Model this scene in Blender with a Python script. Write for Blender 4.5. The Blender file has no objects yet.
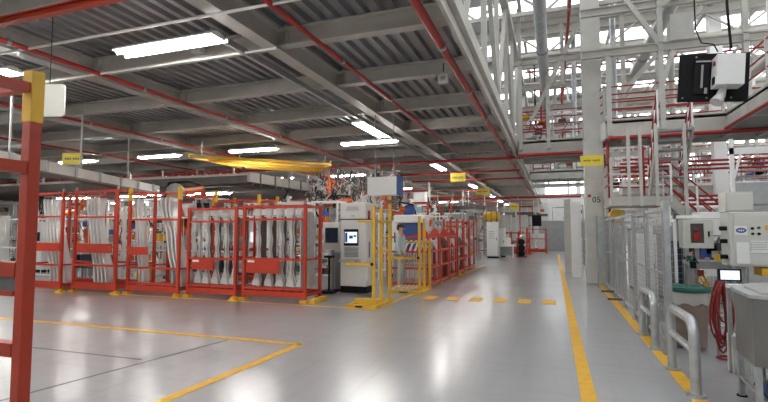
import bpy, math, random
from mathutils import Vector, Matrix
R = math.radians
PI = math.pi
scene = bpy.context.scene
col = scene.collection
rnd = random.Random(11)

# ---------------------------------------------------------------- materials
def mat(name, c, rough=.5, metal=0., var=.06, scale=3., bump=0., emis=None, es=0., spec=None, alpha=None):
    m = bpy.data.materials.new(name); m.use_nodes = True
    nt = m.node_tree; b = nt.nodes['Principled BSDF']
    b.inputs['Roughness'].default_value = rough; b.inputs['Metallic'].default_value = metal
    if spec is not None: b.inputs['Specular IOR Level'].default_value = spec
    tc = nt.nodes.new('ShaderNodeTexCoord'); n = nt.nodes.new('ShaderNodeTexNoise')
    n.inputs['Scale'].default_value = scale; n.inputs['Detail'].default_value = 4
    nt.links.new(tc.outputs['Object'], n.inputs['Vector'])
    r = nt.nodes.new('ShaderNodeValToRGB')
    r.color_ramp.elements[0].position = .3; r.color_ramp.elements[1].position = .7
    r.color_ramp.elements[0].color = tuple(max(0, x*(1-var)) for x in c)+(1,)
    r.color_ramp.elements[1].color = tuple(min(1, x*(1+var)) for x in c)+(1,)
    nt.links.new(n.outputs['Fac'], r.inputs['Fac']); nt.links.new(r.outputs['Color'], b.inputs['Base Color'])
    if bump:
        bp = nt.nodes.new('ShaderNodeBump'); bp.inputs['Strength'].default_value = bump; bp.inputs['Distance'].default_value = .01
        nt.links.new(n.outputs['Fac'], bp.inputs['Height']); nt.links.new(bp.outputs['Normal'], b.inputs['Normal'])
    if emis:
        b.inputs['Emission Color'].default_value = emis+(1,); b.inputs['Emission Strength'].default_value = es
    if alpha is not None: b.inputs['Alpha'].default_value = alpha
    return m
M = dict(
 red=mat('red_paint', (.36,.034,.012), .4, var=.12, bump=.02),
 orange=mat('rack_red_orange', (.50,.040,.016), .42, var=.12),
 pipe=mat('red_pipe', (.36,.022,.018), .4),
 yellow=mat('yellow_paint', (.72,.42,.03), .45, var=.12),
 line=mat('floor_line_yellow', (.80,.44,.03), .45, var=.10, scale=8),
 beige=mat('beam_paint', (.50,.475,.43), .5, var=.08),
 white=mat('white_paint', (.86,.86,.84), .45, var=.03),
 offwhite=mat('offwhite_steel', (.55,.54,.50), .5, var=.08),
 cream=mat('cabinet_paint', (.64,.64,.59), .4, var=.03),
 slate=mat('slate_sheet', (.10,.105,.10), .5, var=.2),
 grey=mat('grey_paint', (.34,.35,.35), .5, var=.08),
 dark=mat('dark_paint', (.010,.010,.012), .6, spec=.15),
 brown=mat('dark_brown_steel', (.10,.085,.075), .5, var=.2),
 steel=mat('brushed_steel', (.52,.53,.53), .38, .75, var=.08, scale=12),
 galv=mat('galvanised_steel', (.50,.52,.53), .36, .6, var=.15, scale=9),
 deck=mat('ceiling_deck', (.40,.41,.42), .36, .7, var=.25, scale=.8),
 press=mat('pressed_sheet', (.60,.59,.57), .38, .3, var=.1, scale=2),
 pale=mat('pale_panel', (.72,.70,.69), .35, .35, var=.08, scale=2),
 robot=mat('robot_orange', (.58,.11,.02), .4),
 benchgrey=mat('bench_sheet', (.17,.172,.17), .35, .3, var=.1),
 blue=mat('blue_paint', (.03,.08,.30), .45),
 navy=mat('navy_plastic', (.012,.025,.07), .5),
 green=mat('dark_green_plastic', (.015,.10,.075), .4),
 bag=mat('brown_carton', (.30,.22,.18), .7, var=.15, bump=.2),
 film=mat('clear_bag', (.62,.60,.57), .25, var=.1, bump=.4),
 hose=mat('red_rubber', (.24,.022,.02), .5),
 rubber=mat('black_rubber', (.012,.012,.013), .6, spec=.2),
 skin=mat('skin', (.50,.30,.22), .5),
 shirt=mat('pale_blue_cloth', (.50,.62,.66), .8),
 trousers=mat('pale_grey_cloth', (.50,.52,.50), .8),
 hair=mat('dark_hair', (.02,.015,.012), .6),
 screen=mat('lit_screen', (.5,.6,.7), .2, emis=(.75,.86,1.), es=.9),
 screen_d=mat('dark_screen', (.02,.03,.06), .15),
 lamp=mat('lamp_tube', (.9,.9,.9), .5, emis=(1.,.98,.94), es=70.),
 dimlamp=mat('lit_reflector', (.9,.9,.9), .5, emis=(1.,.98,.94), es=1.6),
 sky=mat('skylight_sheet', (.85,.87,.9), .5, emis=(.93,.97,1.), es=3.2),
 wall=mat('wall_cladding', (.60,.60,.58), .6, var=.06, scale=.7),
 sign=mat('yellow_sign', (.78,.62,.05), .4, var=.03),
 cyan=mat('pale_cyan', (.3,.55,.6), .4),
 mesh=None)

def glass_mat():
    m = bpy.data.materials.new('cabinet_glass'); m.use_nodes = True
    b = m.node_tree.nodes['Principled BSDF']
    b.inputs['Transmission Weight'].default_value = .9; b.inputs['Roughness'].default_value = .05
    b.inputs['Base Color'].default_value = (.6,.6,.6,1)
    return m
M['glass'] = glass_mat()

def floor_mat():
    m = bpy.data.materials.new('polished_concrete'); m.use_nodes = True
    nt = m.node_tree; b = nt.nodes['Principled BSDF']; N = nt.nodes.new; L = nt.links.new
    tc = N('ShaderNodeTexCoord')
    def noise(s, d, vec=None):
        n = N('ShaderNodeTexNoise'); n.inputs['Scale'].default_value = s; n.inputs['Detail'].default_value = d
        L(vec or tc.outputs['Object'], n.inputs['Vector']); return n.outputs['Fac']
    def ramp(fac, p0, c0, p1, c1):
        r = N('ShaderNodeValToRGB'); r.color_ramp.elements[0].position = p0; r.color_ramp.elements[1].position = p1
        r.color_ramp.elements[0].color = c0; r.color_ramp.elements[1].color = c1; L(fac, r.inputs['Fac']); return r.outputs['Color']
    a = ramp(noise(.35, 4), .25, (.37,.375,.39,1), .75, (.46,.462,.47,1))
    mx = N('ShaderNodeMixRGB'); mx.blend_type = 'MULTIPLY'; mx.inputs[0].default_value = .5; L(a, mx.inputs[1]); L(ramp(noise(2.2, 3), .25, (.90,.90,.90,1), .75, (1,1,1,1)), mx.inputs[2])
    # faint tyre scuffs running along the aisle
    mp = N('ShaderNodeMapping'); mp.inputs['Scale'].default_value = (6., .25, 1.); L(tc.outputs['Object'], mp.inputs['Vector'])
    s = ramp(noise(1.3, 5, mp.outputs['Vector']), .50, (1,1,1,1), .72, (.86,.85,.85,1))
    m2 = N('ShaderNodeMixRGB'); m2.blend_type = 'MULTIPLY'; m2.inputs[0].default_value = .55; L(mx.outputs[0], m2.inputs[1]); L(s, m2.inputs[2])
    mp3 = N('ShaderNodeMapping'); mp3.inputs['Scale'].default_value = (.3, 5., 1.); mp3.inputs['Rotation'].default_value = (0,0,.12); L(tc.outputs['Object'], mp3.inputs['Vector'])
    s3 = ramp(noise(1.1, 5, mp3.outputs['Vector']), .52, (1,1,1,1), .75, (.84,.83,.83,1))
    m3 = N('ShaderNodeMixRGB'); m3.blend_type = 'MULTIPLY'; m3.inputs[0].default_value = .5; L(m2.outputs[0], m3.inputs[1]); L(s3, m3.inputs[2])
    L(m3.outputs[0], b.inputs['Base Color'])
    b.inputs['Roughness'].default_value = .34
    b.inputs['Specular IOR Level'].default_value = .5
    rr = ramp(noise(.8, 3), .25, (.19,.19,.19,1), .75, (.25,.25,.25,1)); L(rr, b.inputs['Coat Roughness'])
    b.inputs['Coat Weight'].default_value = .8; b.inputs['Coat IOR'].default_value = 1.55
    return m
M['floor'] = floor_mat()

def mesh_mat():
    # woven wire infill: thin wires with open holes between
    m = bpy.data.materials.new('wire_mesh'); m.use_nodes = True
    nt = m.node_tree; N = nt.nodes.new; L = nt.links.new
    b = nt.nodes['Principled BSDF']; b.inputs['Base Color'].default_value = (.5,.51,.51,1); b.inputs['Metallic'].default_value = .4; b.inputs['Roughness'].default_value = .4
    tc = N('ShaderNodeTexCoord'); sp = N('ShaderNodeSeparateXYZ'); L(tc.outputs['Object'], sp.inputs[0])
    ad = N('ShaderNodeMath'); ad.operation = 'ADD'; L(sp.outputs[0], ad.inputs[0]); L(sp.outputs[1], ad.inputs[1])
    def wire(src, pitch, w):
        d = N('ShaderNodeMath'); d.operation = 'DIVIDE'; d.inputs[1].default_value = pitch; L(src, d.inputs[0])
        f = N('ShaderNodeMath'); f.operation = 'FRACT'; L(d.outputs[0], f.inputs[0])
        g = N('ShaderNodeMath'); g.operation = 'LESS_THAN'; g.inputs[1].default_value = w; L(f.outputs[0], g.inputs[0]); return g.outputs[0]
    mx = N('ShaderNodeMath'); mx.operation = 'MAXIMUM'; L(wire(ad.outputs[0], .045, .16), mx.inputs[0]); L(wire(sp.outputs[2], .06, .10), mx.inputs[1])
    L(mx.outputs[0], b.inputs['Alpha'])
    return m
M['mesh'] = mesh_mat()

# ---------------------------------------------------------------- mesh builder
class MB:
    def __init__(s): s.v=[]; s.f=[]; s.sm=[]; s.mi=[]
    def add(s, vs, fs, smooth=False, m=0):
        o=len(s.v); s.v += [tuple(p) for p in vs]
        for f in fs: s.f.append(tuple(i+o for i in f)); s.sm.append(smooth); s.mi.append(m)
        return s
    def box(s, x0,x1,y0,y1,z0,z1, m=0):
        return s.add([(x0,y0,z0),(x1,y0,z0),(x1,y1,z0),(x0,y1,z0),(x0,y0,z1),(x1,y0,z1),(x1,y1,z1),(x0,y1,z1)],
              [(0,3,2,1),(4,5,6,7),(0,1,5,4),(1,2,6,5),(2,3,7,6),(3,0,4,7)], m=m)
    def cbox(s, cx,cy,cz,wx,wy,wz,m=0): return s.box(cx-wx/2,cx+wx/2,cy-wy/2,cy+wy/2,cz-wz/2,cz+wz/2,m)
    def bar(s, p, q, w, h=None, m=0):
        h=h or w; p=Vector(p); q=Vector(q); d=(q-p).normalized()
        up=Vector((0,0,1)) if abs(d.z)<.95 else Vector((0,1,0))
        a=d.cross(up).normalized()*w/2; b=a.cross(d).normalized()*h/2
        vs=[p-a-b,p+a-b,p+a+b,p-a+b,q-a-b,q+a-b,q+a+b,q-a+b]
        return s.add(vs,[(0,1,2,3),(7,6,5,4),(0,4,5,1),(1,5,6,2),(2,6,7,3),(3,7,4,0)],m=m)
    def tube(s, pts, r, n=8, m=0, cap=True):
        pts=[Vector(p) for p in pts]; k=len(pts); rings=[]; prev=None
        for i,p in enumerate(pts):
            d=((pts[min(i+1,k-1)]-pts[max(i-1,0)]) ).normalized()
            if prev is None:
                up=Vector((0,0,1)) if abs(d.z)<.9 else Vector((1,0,0)); a=d.cross(up).normalized()
            else: a=(prev-d*prev.dot(d)).normalized()
            prev=a; b=d.cross(a); ri=r[i] if isinstance(r,(list,tuple)) else r
            rings.append([p+(a*math.cos(2*PI*j/n)+b*math.sin(2*PI*j/n))*ri for j in range(n)])
        vs=[v for rg in rings for v in rg]; fs=[]
        for i in range(k-1):
            for j in range(n): fs.append((i*n+j,i*n+(j+1)%n,(i+1)*n+(j+1)%n,(i+1)*n+j))
        s.add(vs,fs,True,m)
        if cap:
            s.add(rings[0],[tuple(range(n-1,-1,-1))],m=m); s.add(rings[-1],[tuple(range(n))],m=m)
        return s
    def prism(s, poly, axis, a0, a1, m=0, smooth=False):
        # poly of 2D points extruded along axis ('x': (y,z); 'y': (x,z); 'z': (x,y))
        def P(u,v,w): return {'x':(w,u,v),'y':(u,w,v),'z':(u,v,w)}[axis]
        n=len(poly); vs=[P(u,v,a0) for u,v in poly]+[P(u,v,a1) for u,v in poly]
        s.add(vs,[(i,(i+1)%n,(i+1)%n+n,i+n) for i in range(n)],smooth,m)
        s.add(vs,[tuple(range(n-1,-1,-1)),tuple(range(n,2*n))],False,m); return s
    def ball(s, c, rx, ry=None, rz=None, n=12, m=0):
        ry=ry or rx; rz=rz or rx; h=n//2; vs=[]; fs=[]
        for i in range(h+1):
            t=PI*i/h
            for j in range(n): vs.append((c[0]+rx*math.sin(t)*math.cos(2*PI*j/n),c[1]+ry*math.sin(t)*math.sin(2*PI*j/n),c[2]+rz*math.cos(t)))
        for i in range(h):
            for j in range(n): fs.append((i*n+j,(i+1)*n+j,(i+1)*n+(j+1)%n,i*n+(j+1)%n))
        return s.add(vs,fs,True,m)
    def isec(s, p, q, w, h, t=.025, m=0):
        # I-beam: two flanges and a web from p to q (p,q at the underside)
        p=Vector(p); q=Vector(q); z=Vector((0,0,1))
        s.bar(p+z*t/2,q+z*t/2,w,t,m); s.bar(p+z*(h-t/2),q+z*(h-t/2),w,t,m); s.bar(p+z*h/2,q+z*h/2,t,h-2*t,m); return s
    def data(s, name, mats):
        me=bpy.data.meshes.new(name); me.from_pydata(s.v,[],s.f)
        for m in (mats if isinstance(mats,(list,tuple)) else [mats]): me.materials.append(M[m])
        me.polygons.foreach_set('use_smooth',s.sm); me.polygons.foreach_set('material_index',s.mi); me.update(); return me
    def build(s, name, mats, parent=None, loc=(0,0,0), rz=0, bevel=0):
        o=bpy.data.objects.new(name, s.data(name,mats)); col.objects.link(o)
        o.location=loc; o.rotation_euler=(0,0,rz); o.parent=parent
        if bevel:
            b=o.modifiers.new('bevel','BEVEL'); b.width=bevel; b.segments=2; b.limit_method='ANGLE'
        return o

def thing(name, label, cat, loc=(0,0,0), rz=0, group=None):
    o=bpy.data.objects.new(name,None); col.objects.link(o); o.empty_display_size=.1
    o.location=loc; o.rotation_euler=(0,0,rz); o['label']=label; o['category']=cat
    if group: o['group']=group
    return o
def tag(o, label, cat, group=None, kind=None):
    o['label']=label; o['category']=cat
    if group: o['group']=group
    if kind: o['kind']=kind
    return o
def struct(o, label=None):
    o['kind']='structure'
    if label: o['label']=label
    return o
def dup(root, loc=None, rz=None, label=None, group=None):
    def cp(o,parent):
        c=o.copy(); col.objects.link(c); c.parent=parent
        for ch in list(o.children): cp(ch,c)
        return c
    r=cp(root,None)
    if loc is not None: r.location=loc
    if rz is not None: r.rotation_euler=(0,0,rz)
    if label: r['label']=label
    if group: r['group']=group
    return r
ORD=['leftmost','second from the left','third from the left','fourth from the left','fifth from the left','sixth from the left','seventh from the left','eighth from the left']
NTH=['nearest','second nearest','third nearest','fourth nearest','fifth nearest','sixth nearest','seventh nearest','eighth nearest','ninth nearest','tenth nearest','eleventh nearest','twelfth nearest']

# ================================================================= THE SETTING
struct(MB().box(-42,12,-9,64,-.2,0).build('floor','floor'))
struct(MB().box(-42.2,-42,-9,64,0,10.6).build('wall_left','wall'))
struct(MB().box(12,12.2,-9,64,0,10.6).build('wall_right','wall'))
struct(MB().box(-42,12,-9.2,-9,0,10.6).build('wall_back','wall'))
w=MB().box(-42,12,64,64.2,0,10.6)
struct(w.build('wall_far','wall'))
# far wall cladding ribs
# corrugated ceiling deck over the left hall, ribs running along the aisle
d=MB(); x=-42.0; per=.25; prof=[]
while x < -1.45:
    prof += [(x,4.94),(x+.10,4.94),(x+.125,5.03),(x+.225,5.03)]; x+=per
prof.append((-1.30,4.94))
n=len(prof); vs=[(a,-9,b) for a,b in prof]+[(a,64,b) for a,b in prof]+[(a,-9,b+.03) for a,b in prof]+[(a,64,b+.03) for a,b in prof]
fs=[(i,i+1,i+1+n,i+n) for i in range(n-1)]+[(i+2*n+1,i+2*n,i+3*n,i+3*n+1) for i in range(n-1)]
d.add(vs,fs); struct(d.build('ceiling','deck'))
# cross beams and girders
YB=[-2.45,-.15,2.15,4.45,6.68,8.95,11.35,13.75,16.1,18.4,20.8,23.1,25.5,27.9,30.3,32.7,35.1,37.5,40,43,46,49,52,55,58,61]
for y in YB:
    b=MB().isec((-42,y,4.62),(-1.4,y,4.62),.19,.30,.03)
    o=struct(b.build('ceiling_beam','beige'))
    if y<14:
        c=MB()
        for gx in (-4.27,-8.42,-12.6):
            for s_ in (-.22,.22): c.box(gx+s_-.012,gx+s_+.012,y-.1,y+.1,4.64,4.96)
        c.build('splice_plate','beige',o)
for gx in (-4.27,-8.42,-12.6,-16.8,-21,-25.2,-29.4,-33.6,-37.8):
    struct(MB().isec((gx,-9,4.55),(gx,64,4.55),.24,.38,.035).build('ceiling_girder','beige'))
# hall columns carrying the deck far down the left bays
for (cx,cy) in ((-12.6,20.8),(-21,20.8),(-29.4,20.8),(-16.8,30.3),(-25.2,30.3),(-8.42,40),(-4.27,52),(-33.6,14)):
    struct(MB().isec((cx,cy,0),(cx,cy,4.5),.3,.01).box(cx-.15,cx+.15,cy-.15,cy+.15,0,4.55).build('hall_column','beige'))

# edge truss along the aisle
def truss():
    t=bpy.data.objects.new('edge_truss',None); col.objects.link(t); struct(t)
    MB().bar((-1.22,-2,4.60),(-1.22,44,4.60),.22,.26).build('bottom_chord','beige',t)
    MB().bar((-1.22,-2,4.40),(-1.22,44,4.40),.05,.20).build('chord_web','beige',t)
    MB().bar((-1.22,-2,8.3),(-1.22,44,8.3),.22,.24).build('top_chord','beige',t)
    y=2.2; k=0
    while y<43:
        MB().bar((-1.22,y,4.7),(-1.22,y,8.2),.11,.12).build('truss_post','beige',t)
        a,b=(4.75,8.15) if k%2==0 else (8.15,4.75)
        MB().bar((-1.22,y,a),(-1.22,y+2.4,b),.10,.14).build('truss_diagonal','beige',t)
        if k%2==0: MB().box(-1.36,-1.30,y-.18,y+.18,4.5,4.95).build('gusset_plate','white',t)
        y+=2.4; k+=1
truss()

# high roof over the atrium: purlins, opaque sheets and skylight strips
for k,y in enumerate(range(-9,64,4)):
    struct(MB().box(-14,12,y,y+2.6,10.0,10.12).build('ceiling_sheet','wall'))
    w=struct(MB().box(-14,12,y+2.6,y+4,10.04,10.10).build('window_%d'%(k+1),'sky'))
for y in range(-8,64,4):
    struct(MB().isec((-14,y,9.55),(12,y,9.55),.2,.4,.03).build('roof_beam','beige'))
for x in (-8,-4.5,-1,.7,2.4,4.0,5.6,7.3,9,10.6):
    struct(MB().bar((x,-9,9.86),(x,64,9.86),.12,.14).build('roof_purlin','beige'))
for y in (12,16,20,24,28,32,36,40,44,48,52,56,60):
    t=bpy.data.objects.new('roof_truss',None); col.objects.link(t); struct(t)
    MB().bar((-10,y,8.75),(12,y,8.75),.11,.13).build('truss_chord','beige',t)
    b=MB(); x=-10.0; k=0
    while x<11:
        b.bar((x,y,8.75 if k%2 else 9.6),(x+1.1,y,9.6 if k%2 else 8.75),.07,.07); x+=1.1; k+=1
    b.build('truss_lattice','beige',t)
for k,(x,z,r_,m_,l) in enumerate(((-.2,7.1,.16,'galv','round grey duct running high along the aisle just right of the edge truss'),(3.4,8.2,.20,'galv','thick round grey duct running high above the near platform'),(.6,8.3,.05,'pipe','red pipe running high along the atrium'),(6.8,7.2,.14,'beige','beige service duct running high at far right'))):
    t=thing('high_duct',l,'duct',(x,8,z)); MB().tube([(0,3,0),(0,48,0)],r_,12).build('duct_run',m_,t)
    for j in range(8): MB().tube([(0,7+j*5-.05,0),(0,7+j*5+.05,0)],r_*1.12,12).bar((0,7+j*5,r_),(0,7+j*5,9.5-z),.03).build('duct_clamp','grey',t)
struct(MB().box(-14.2,-14,-9,64,5.2,10.4).build('wall_upper','wall'))
# upper windows in the right wall and far end
for k in range(9):
    struct(MB().box(11.93,12,4+k*6,8.6+k*6,6.2,8.6).build('window_%d'%(k+30),'sky'))
for k in range(3):
    struct(MB().box(-.8+k*4.2,2.8+k*4.2,63.9,64,5.8,8.8).build('window_%d'%(k+45),'sky'))

# atrium steel frames, in planes across the aisle
def xframe(y, x0, x1, zs, posts, diags, w=.125):
    t=bpy.data.objects.new('steel_frame',None); col.objects.link(t); struct(t)
    for z in zs: MB().isec((x0,y,z),(x1,y,z),w,.24,.03).build('frame_beam','beige',t)
    for (px,za,zb) in posts: MB().bar((px,y,za),(px,y,zb),w,w).build('frame_post','offwhite',t)
    for (p,q) in diags: MB().bar((p[0],y,p[1]),(q[0],y,q[1]),.12,.13).build('frame_brace','offwhite',t)
    return t
xframe(17.2,-1.2,12,[8.75,7.42],[(-.08,4.4,7.5),(.42,6.6,8.8),(2.3,4.4,9.5),(-1.0,4.4,9.5)],[((-.65,5.4),(1.0,8.75)),((2.3,6.2),(4.6,8.7))])
xframe(14.9,.9,12,[7.88,6.62],[(2.95,4.4,9.5),(4.95,4.3,9.5),(1.6,4.3,6.7),(7.6,4.3,9.5)],[((2.95,6.8),(1.5,9.3)),((2.95,7.9),(5.0,9.3)),((4.95,9.4),(6.4,7.9)),((2.7,4.8),(3.25,6.6))])
MB2=MB().box(3.2,3.75,14.78,14.84,6.85,7.6)
struct(MB2.build('gusset_plate','offwhite'))
xframe(22,-1.2,12,[9.2,7.9,6.9,5.9],[(.2,4.4,9.5),(1.9,4.4,9.5),(4.2,0,9.5),(7.2,0,9.5),(10,0,9.5)],[((.2,5.9),(1.9,7.9)),((4.2,7.9),(7.2,5.9)),((7.2,9.2),(10,6.9))])
xframe(27,-1.2,12,[9.3,8.2,7.0,5.4,4.6],[(.9,4.4,9.5),(3.0,0,9.5),(6.2,0,9.5),(9.2,0,9.5)],[((.9,7.0),(3.0,9.3)),((-1.1,5.4),(.9,8.2)),((3,5.4),(6.2,8.2))])
xframe(33,-1.2,12,[9.3,8.0,6.4,5.2,4.4],[(-.2,4.4,9.5),(2.2,0,9.5),(5.2,0,9.5),(8.6,0,9.5)],[((-.2,5.2),(2.2,8.)),((5.2,8),(8.6,5.2))])
xframe(40,-1.2,12,[9.3,7.6,5.8,4.2],[(1.2,0,9.5),(4.2,0,9.5),(7.6,0,9.5)],[((1.2,5.8),(4.2,7.6))])

# big numbered column
def text_mesh(body, size, name, mname, parent, loc, rot, depth=.003):
    cu=bpy.data.curves.new('t','FONT'); cu.body=body; cu.size=size; cu.extrude=depth
    tmp=bpy.data.objects.new('t',cu); col.objects.link(tmp)
    dg=bpy.context.evaluated_depsgraph_get(); me=bpy.data.meshes.new_from_object(tmp.evaluated_get(dg))
    bpy.data.objects.remove(tmp); me.materials.clear(); me.materials.append(M[mname])
    o=bpy.data.objects.new(name,me); col.objects.link(o); o.location=loc; o.rotation_euler=rot; o.parent=parent; return o
c=struct(MB().box(.93,1.46,15.4,15.93,0,9.6).build('hall_column','offwhite',bevel=.02))
text_mesh('05',.24,'column_number','dark',c,(1.12,15.392,2.42),(PI/2,0,0))
MB().box(1.0,1.09,15.385,15.40,2.58,2.66).build('red_marker','pipe',c)
MB().box(1.36,1.40,15.34,15.40,.1,2.55).bar((1.25,15.38,2.75),(1.38,15.38,2.52),.04).build('conduit','beige',c)
struct(MB().box(5.6,6.0,20.2,20.6,0,9.6).build('hall_column','white'))
struct(MB().box(2.2,2.65,27.9,28.4,0,9.6).build('hall_column','white'))

# mezzanine platform of the atrium: far leg, near leg, right leg (with open underside joists)
def slab(name,x0,x1,y0,y1,z0=4.3,z1=4.85,lab=None):
    t=bpy.data.objects.new(name,None); col.objects.link(t); struct(t)
    MB().box(x0,x1,y0,y1,z1-.12,z1-.06).build('floor_plate','grey',t)
    f=.05
    e=MB().box(x0,x1,y0,y0+f,z0,z1).box(x0,x1,y1-f,y1,z0,z1).box(x0,x0+f,y0+f,y1-f,z0,z1).box(x1-f,x1,y0+f,y1-f,z0,z1)
    e.box(x0,x1,y0-.06,y0,z0,z0+.04).box(x0,x1,y0-.05,y0,z1-.04,z1)
    e.build('fascia','offwhite',t)
    j=MB(); 
    if (x1-x0)>(y1-y0):
        a=x0+.6
        while a<x1-.3: j.box(a-.05,a+.05,y0+f,y1-f,z0+.08,z1-.13); a+=.9
    else:
        a=y0+.6
        while a<y1-.3: j.box(x0+f,x1-f,a-.05,a+.05,z0+.08,z1-.13); a+=.9
    j.build('joist','beige',t)
    return t
slab('platform',-1.1,1.12,17.25,20,4.28,4.75)
slab('platform',1.5,12,14.95,16.6,4.24,4.78)
slab('platform',4.45,7.4,6,14.9,4.3,4.78)
slab('platform',-1.1,2.1,26,27.8,4.25,4.7)
s=MB().bar((1.12,17.3,4.5),(1.5,15.0,4.5),.06,.5); struct(s.build('platform','white'))
# catwalk brackets under the edge
# far partition booth closing the aisle
struct(MB().box(-1.0,3.2,38,38.2,0,2.3).box(-1.0,3.2,37.95,38.0,1.1,1.16).build('partition','grey'))
struct(MB().box(-.4,2.6,44,44.3,2.3,4.3).build('partition','white'))

# ================================================================= PIPES
def pipe(pts, r, label, m='pipe', name='overhead_pipe', cat='pipe', clamps=None, n=10, group=None):
    pts=[Vector(p) for p in pts]; o=thing(name,label,cat,pts[0],group=group)
    L=[p-pts[0] for p in pts]
    MB().tube(L,r,n).build('pipe_run',m,o)
    if clamps:
        a,b=L[0],L[-1]; length=(b-a).length; k=int(length/clamps)
        for i in range(1,min(k,12)):
            p=a+(b-a)*i/k; dd=(b-a).normalized()
            q=MB(); q.tube([p-dd*.03,p+dd*.03],r*1.35,n); q.bar(p+Vector((0,0,r)),p+Vector((0,0,max(.1,4.56-(pts[0].z+p.z)))),.02)
            q.build('pipe_clamp','grey',o)
    return o
pipe([(-1.55,-3,4.42),(-1.55,37,4.42)],.062,'thick red sprinkler main running along the aisle beside the edge truss',clamps=2.4)
pipe([(-3.36,-3,4.5),(-3.36,17.6,4.5)],.038,'thin red sprinkler pipe along the aisle left of the thick red main',clamps=2.4)
pipe([(-7.85,-3,4.5),(-7.95,23,4.5)],.04,'thin red sprinkler pipe passing above the left floor box and yellow lifting frame',clamps=2.4)
pipe([(-11.5,-3,4.42),(-11.5,26,4.42)],.036,'thin red sprinkler pipe between foreground post and wavy panel racks',clamps=2.4)
pipe([(-15.9,0,4.42),(-15.9,26,4.42)],.036,'thin red sprinkler pipe behind the far left yellow sign',clamps=2.4)
pipe([(-30,18.3,4.3),(-1,18.2,4.3)],.055,'red cross pipe over the aisle, nearest of the long cross pipes',clamps=4.2)
pipe([(-8.1,22.3,4.3),(-1.35,22.1,4.3)],.05,'red cross pipe just beyond the first yellow aisle sign',clamps=4.2)
pipe([(-7.4,25.5,4.3),(-1.35,25.5,4.3)],.05,'red cross pipe level with the second yellow aisle sign',clamps=4.2)
pipe([(-16,38,4.1),(2,38,4.1)],.09,'thick red cross pipe far down the aisle',clamps=4.2)
pipe([(-30,28,4.2),(-8.6,28,4.2)],.05,'red cross pipe deep in the left bays')
pipe([(-1.1,17.05,4.2),(1.15,17.05,4.2),(1.56,16.0,4.2),(1.56,14.72,4.2),(5,14.7,4.2),(12,14.7,4.2)],.055,'red pipe following the lower edge of the atrium platform',n=8)
pipe([(4.3,14.5,4.25),(4.3,6,4.25)],.045,'red pipe under the right platform edge running towards the viewer')
pipe([(1.56,15.2,4.15),(1.56,15.2,1.9)],.045,'red vertical drop pipe on the right side of the numbered column')
b=MB().isec((-42,4.30,4.46),(-1.5,4.30,4.46),.10,.10,.02)
o=b.build('crane_rail','red',loc=(0,0,0)); tag(o,'dark red steel cross rail at the very top left, nearest the viewer','rail')
# pale conduits
pipe([(-14,6.35,4.5),(-4.1,6.4,4.5)],.022,'thin white conduit crossing below the second ceiling beam','white','conduit','conduit')
pipe([(-14,5.08,4.5),(-2.4,5.1,4.5)],.022,'thin white conduit crossing behind the nearest lamp','white','conduit','conduit')
o=MB().bar((-4.72,5.6,4.5),(-4.72,56,4.5),.07,.05).bar((-4.72,5.6,4.56),(-4.72,56,4.56),.03,.05).build('lamp_rail','galv')
tag(o,'long pale lamp carrier rail running down the aisle under the deck','rail')
for k,y in enumerate((2.0,)):
    pass
# junction boxes on beams
for k,(x,y,z,l) in enumerate([(-5.75,6.58,4.66,'small pale junction box on the beam right of the nearest lamp'),(-1.95,9.0,4.45,'small white device with cable beside the thick red main')]):
    t=thing('junction_box',l,'junction box',(x,y,z))
    MB().box(-.1,.1,-.12,0,0,.2).build('housing','cream',t,bevel=.01); MB().tube([(.0,-.06,.2),(0,-.06,.4)],.012,6).build('cable_stub','dark',t)
    MB().box(-.04,.04,-.14,-.12,.06,.12).build('cover_screw_plate','grey',t)

# ================================================================= LAMPS
lamp0=thing('batten_lamp','long twin tube ceiling lamp, nearest and largest at top left','lamp',(-5.53,5.6,4.42),0,'twin tube battens under the deck')
MB().prism([(-.05,.10),(.05,.10),(.16,.03),(.16,.01),(-.16,.01),(-.16,.03)],'x',-.95,.95).build('housing','white',lamp0)
for y in (-.08,.08): MB().tube([(-.92,y,-.012),(.92,y,-.012)],.03,8).build('lamp_tube','lamp',lamp0)
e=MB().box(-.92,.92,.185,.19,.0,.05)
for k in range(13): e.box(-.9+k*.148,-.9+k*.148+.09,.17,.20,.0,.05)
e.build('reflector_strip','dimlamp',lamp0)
for x in (-.7,.7): MB().bar((x,0,.10),(x,0,.2),.015).build('hanger','grey',lamp0)
LX=[-5.55,-9.95,-14.2,-18.5,-22.8,-27.1]
rows=[(-2.9,'behind the viewer'),(5.6,''),(14.1,''),(22.4,''),(30.8,''),(39.2,''),(47.6,'')]
bayn=['aisle-side bay','second bay','third bay','fourth bay','fifth bay','sixth bay']
rown=['row behind the viewer','nearest visible row','row above the kiosk','third visible row','fourth visible row','fifth visible row','farthest row']
for r,(y,_) in enumerate(rows):
    for k,x in enumerate(LX):
        if k==0 and (r==1 or r>2): continue
        dup(lamp0,(x,y,4.42),0,'twin tube ceiling lamp, %s from aisle, %s'%(bayn[k],rown[r]))
for k,y in enumerate((-1.5,3.1,12.2,20.6,25.2,30.2,35.5,41,47,53)):
    dup(lamp0,(-4.72,y,4.38),PI/2,'twin tube lamp along the aisle carrier rail, %s in its line'%NTH[k],'lamps in line along the aisle')
for k,(x,y) in enumerate(((-11.8,14.0),(-15.0,14.0),(-18.4,14.0),(-19.5,17.5))):  # fill lamps added under the conveyor to brighten the bays behind the racks
    dup(lamp0,(x,y,2.92),0,'twin tube fill lamp added under the dark overhead conveyor, %s'%['nearest the aisle','second','third','deepest'][k],'fill lamps added under the conveyor')

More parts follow.
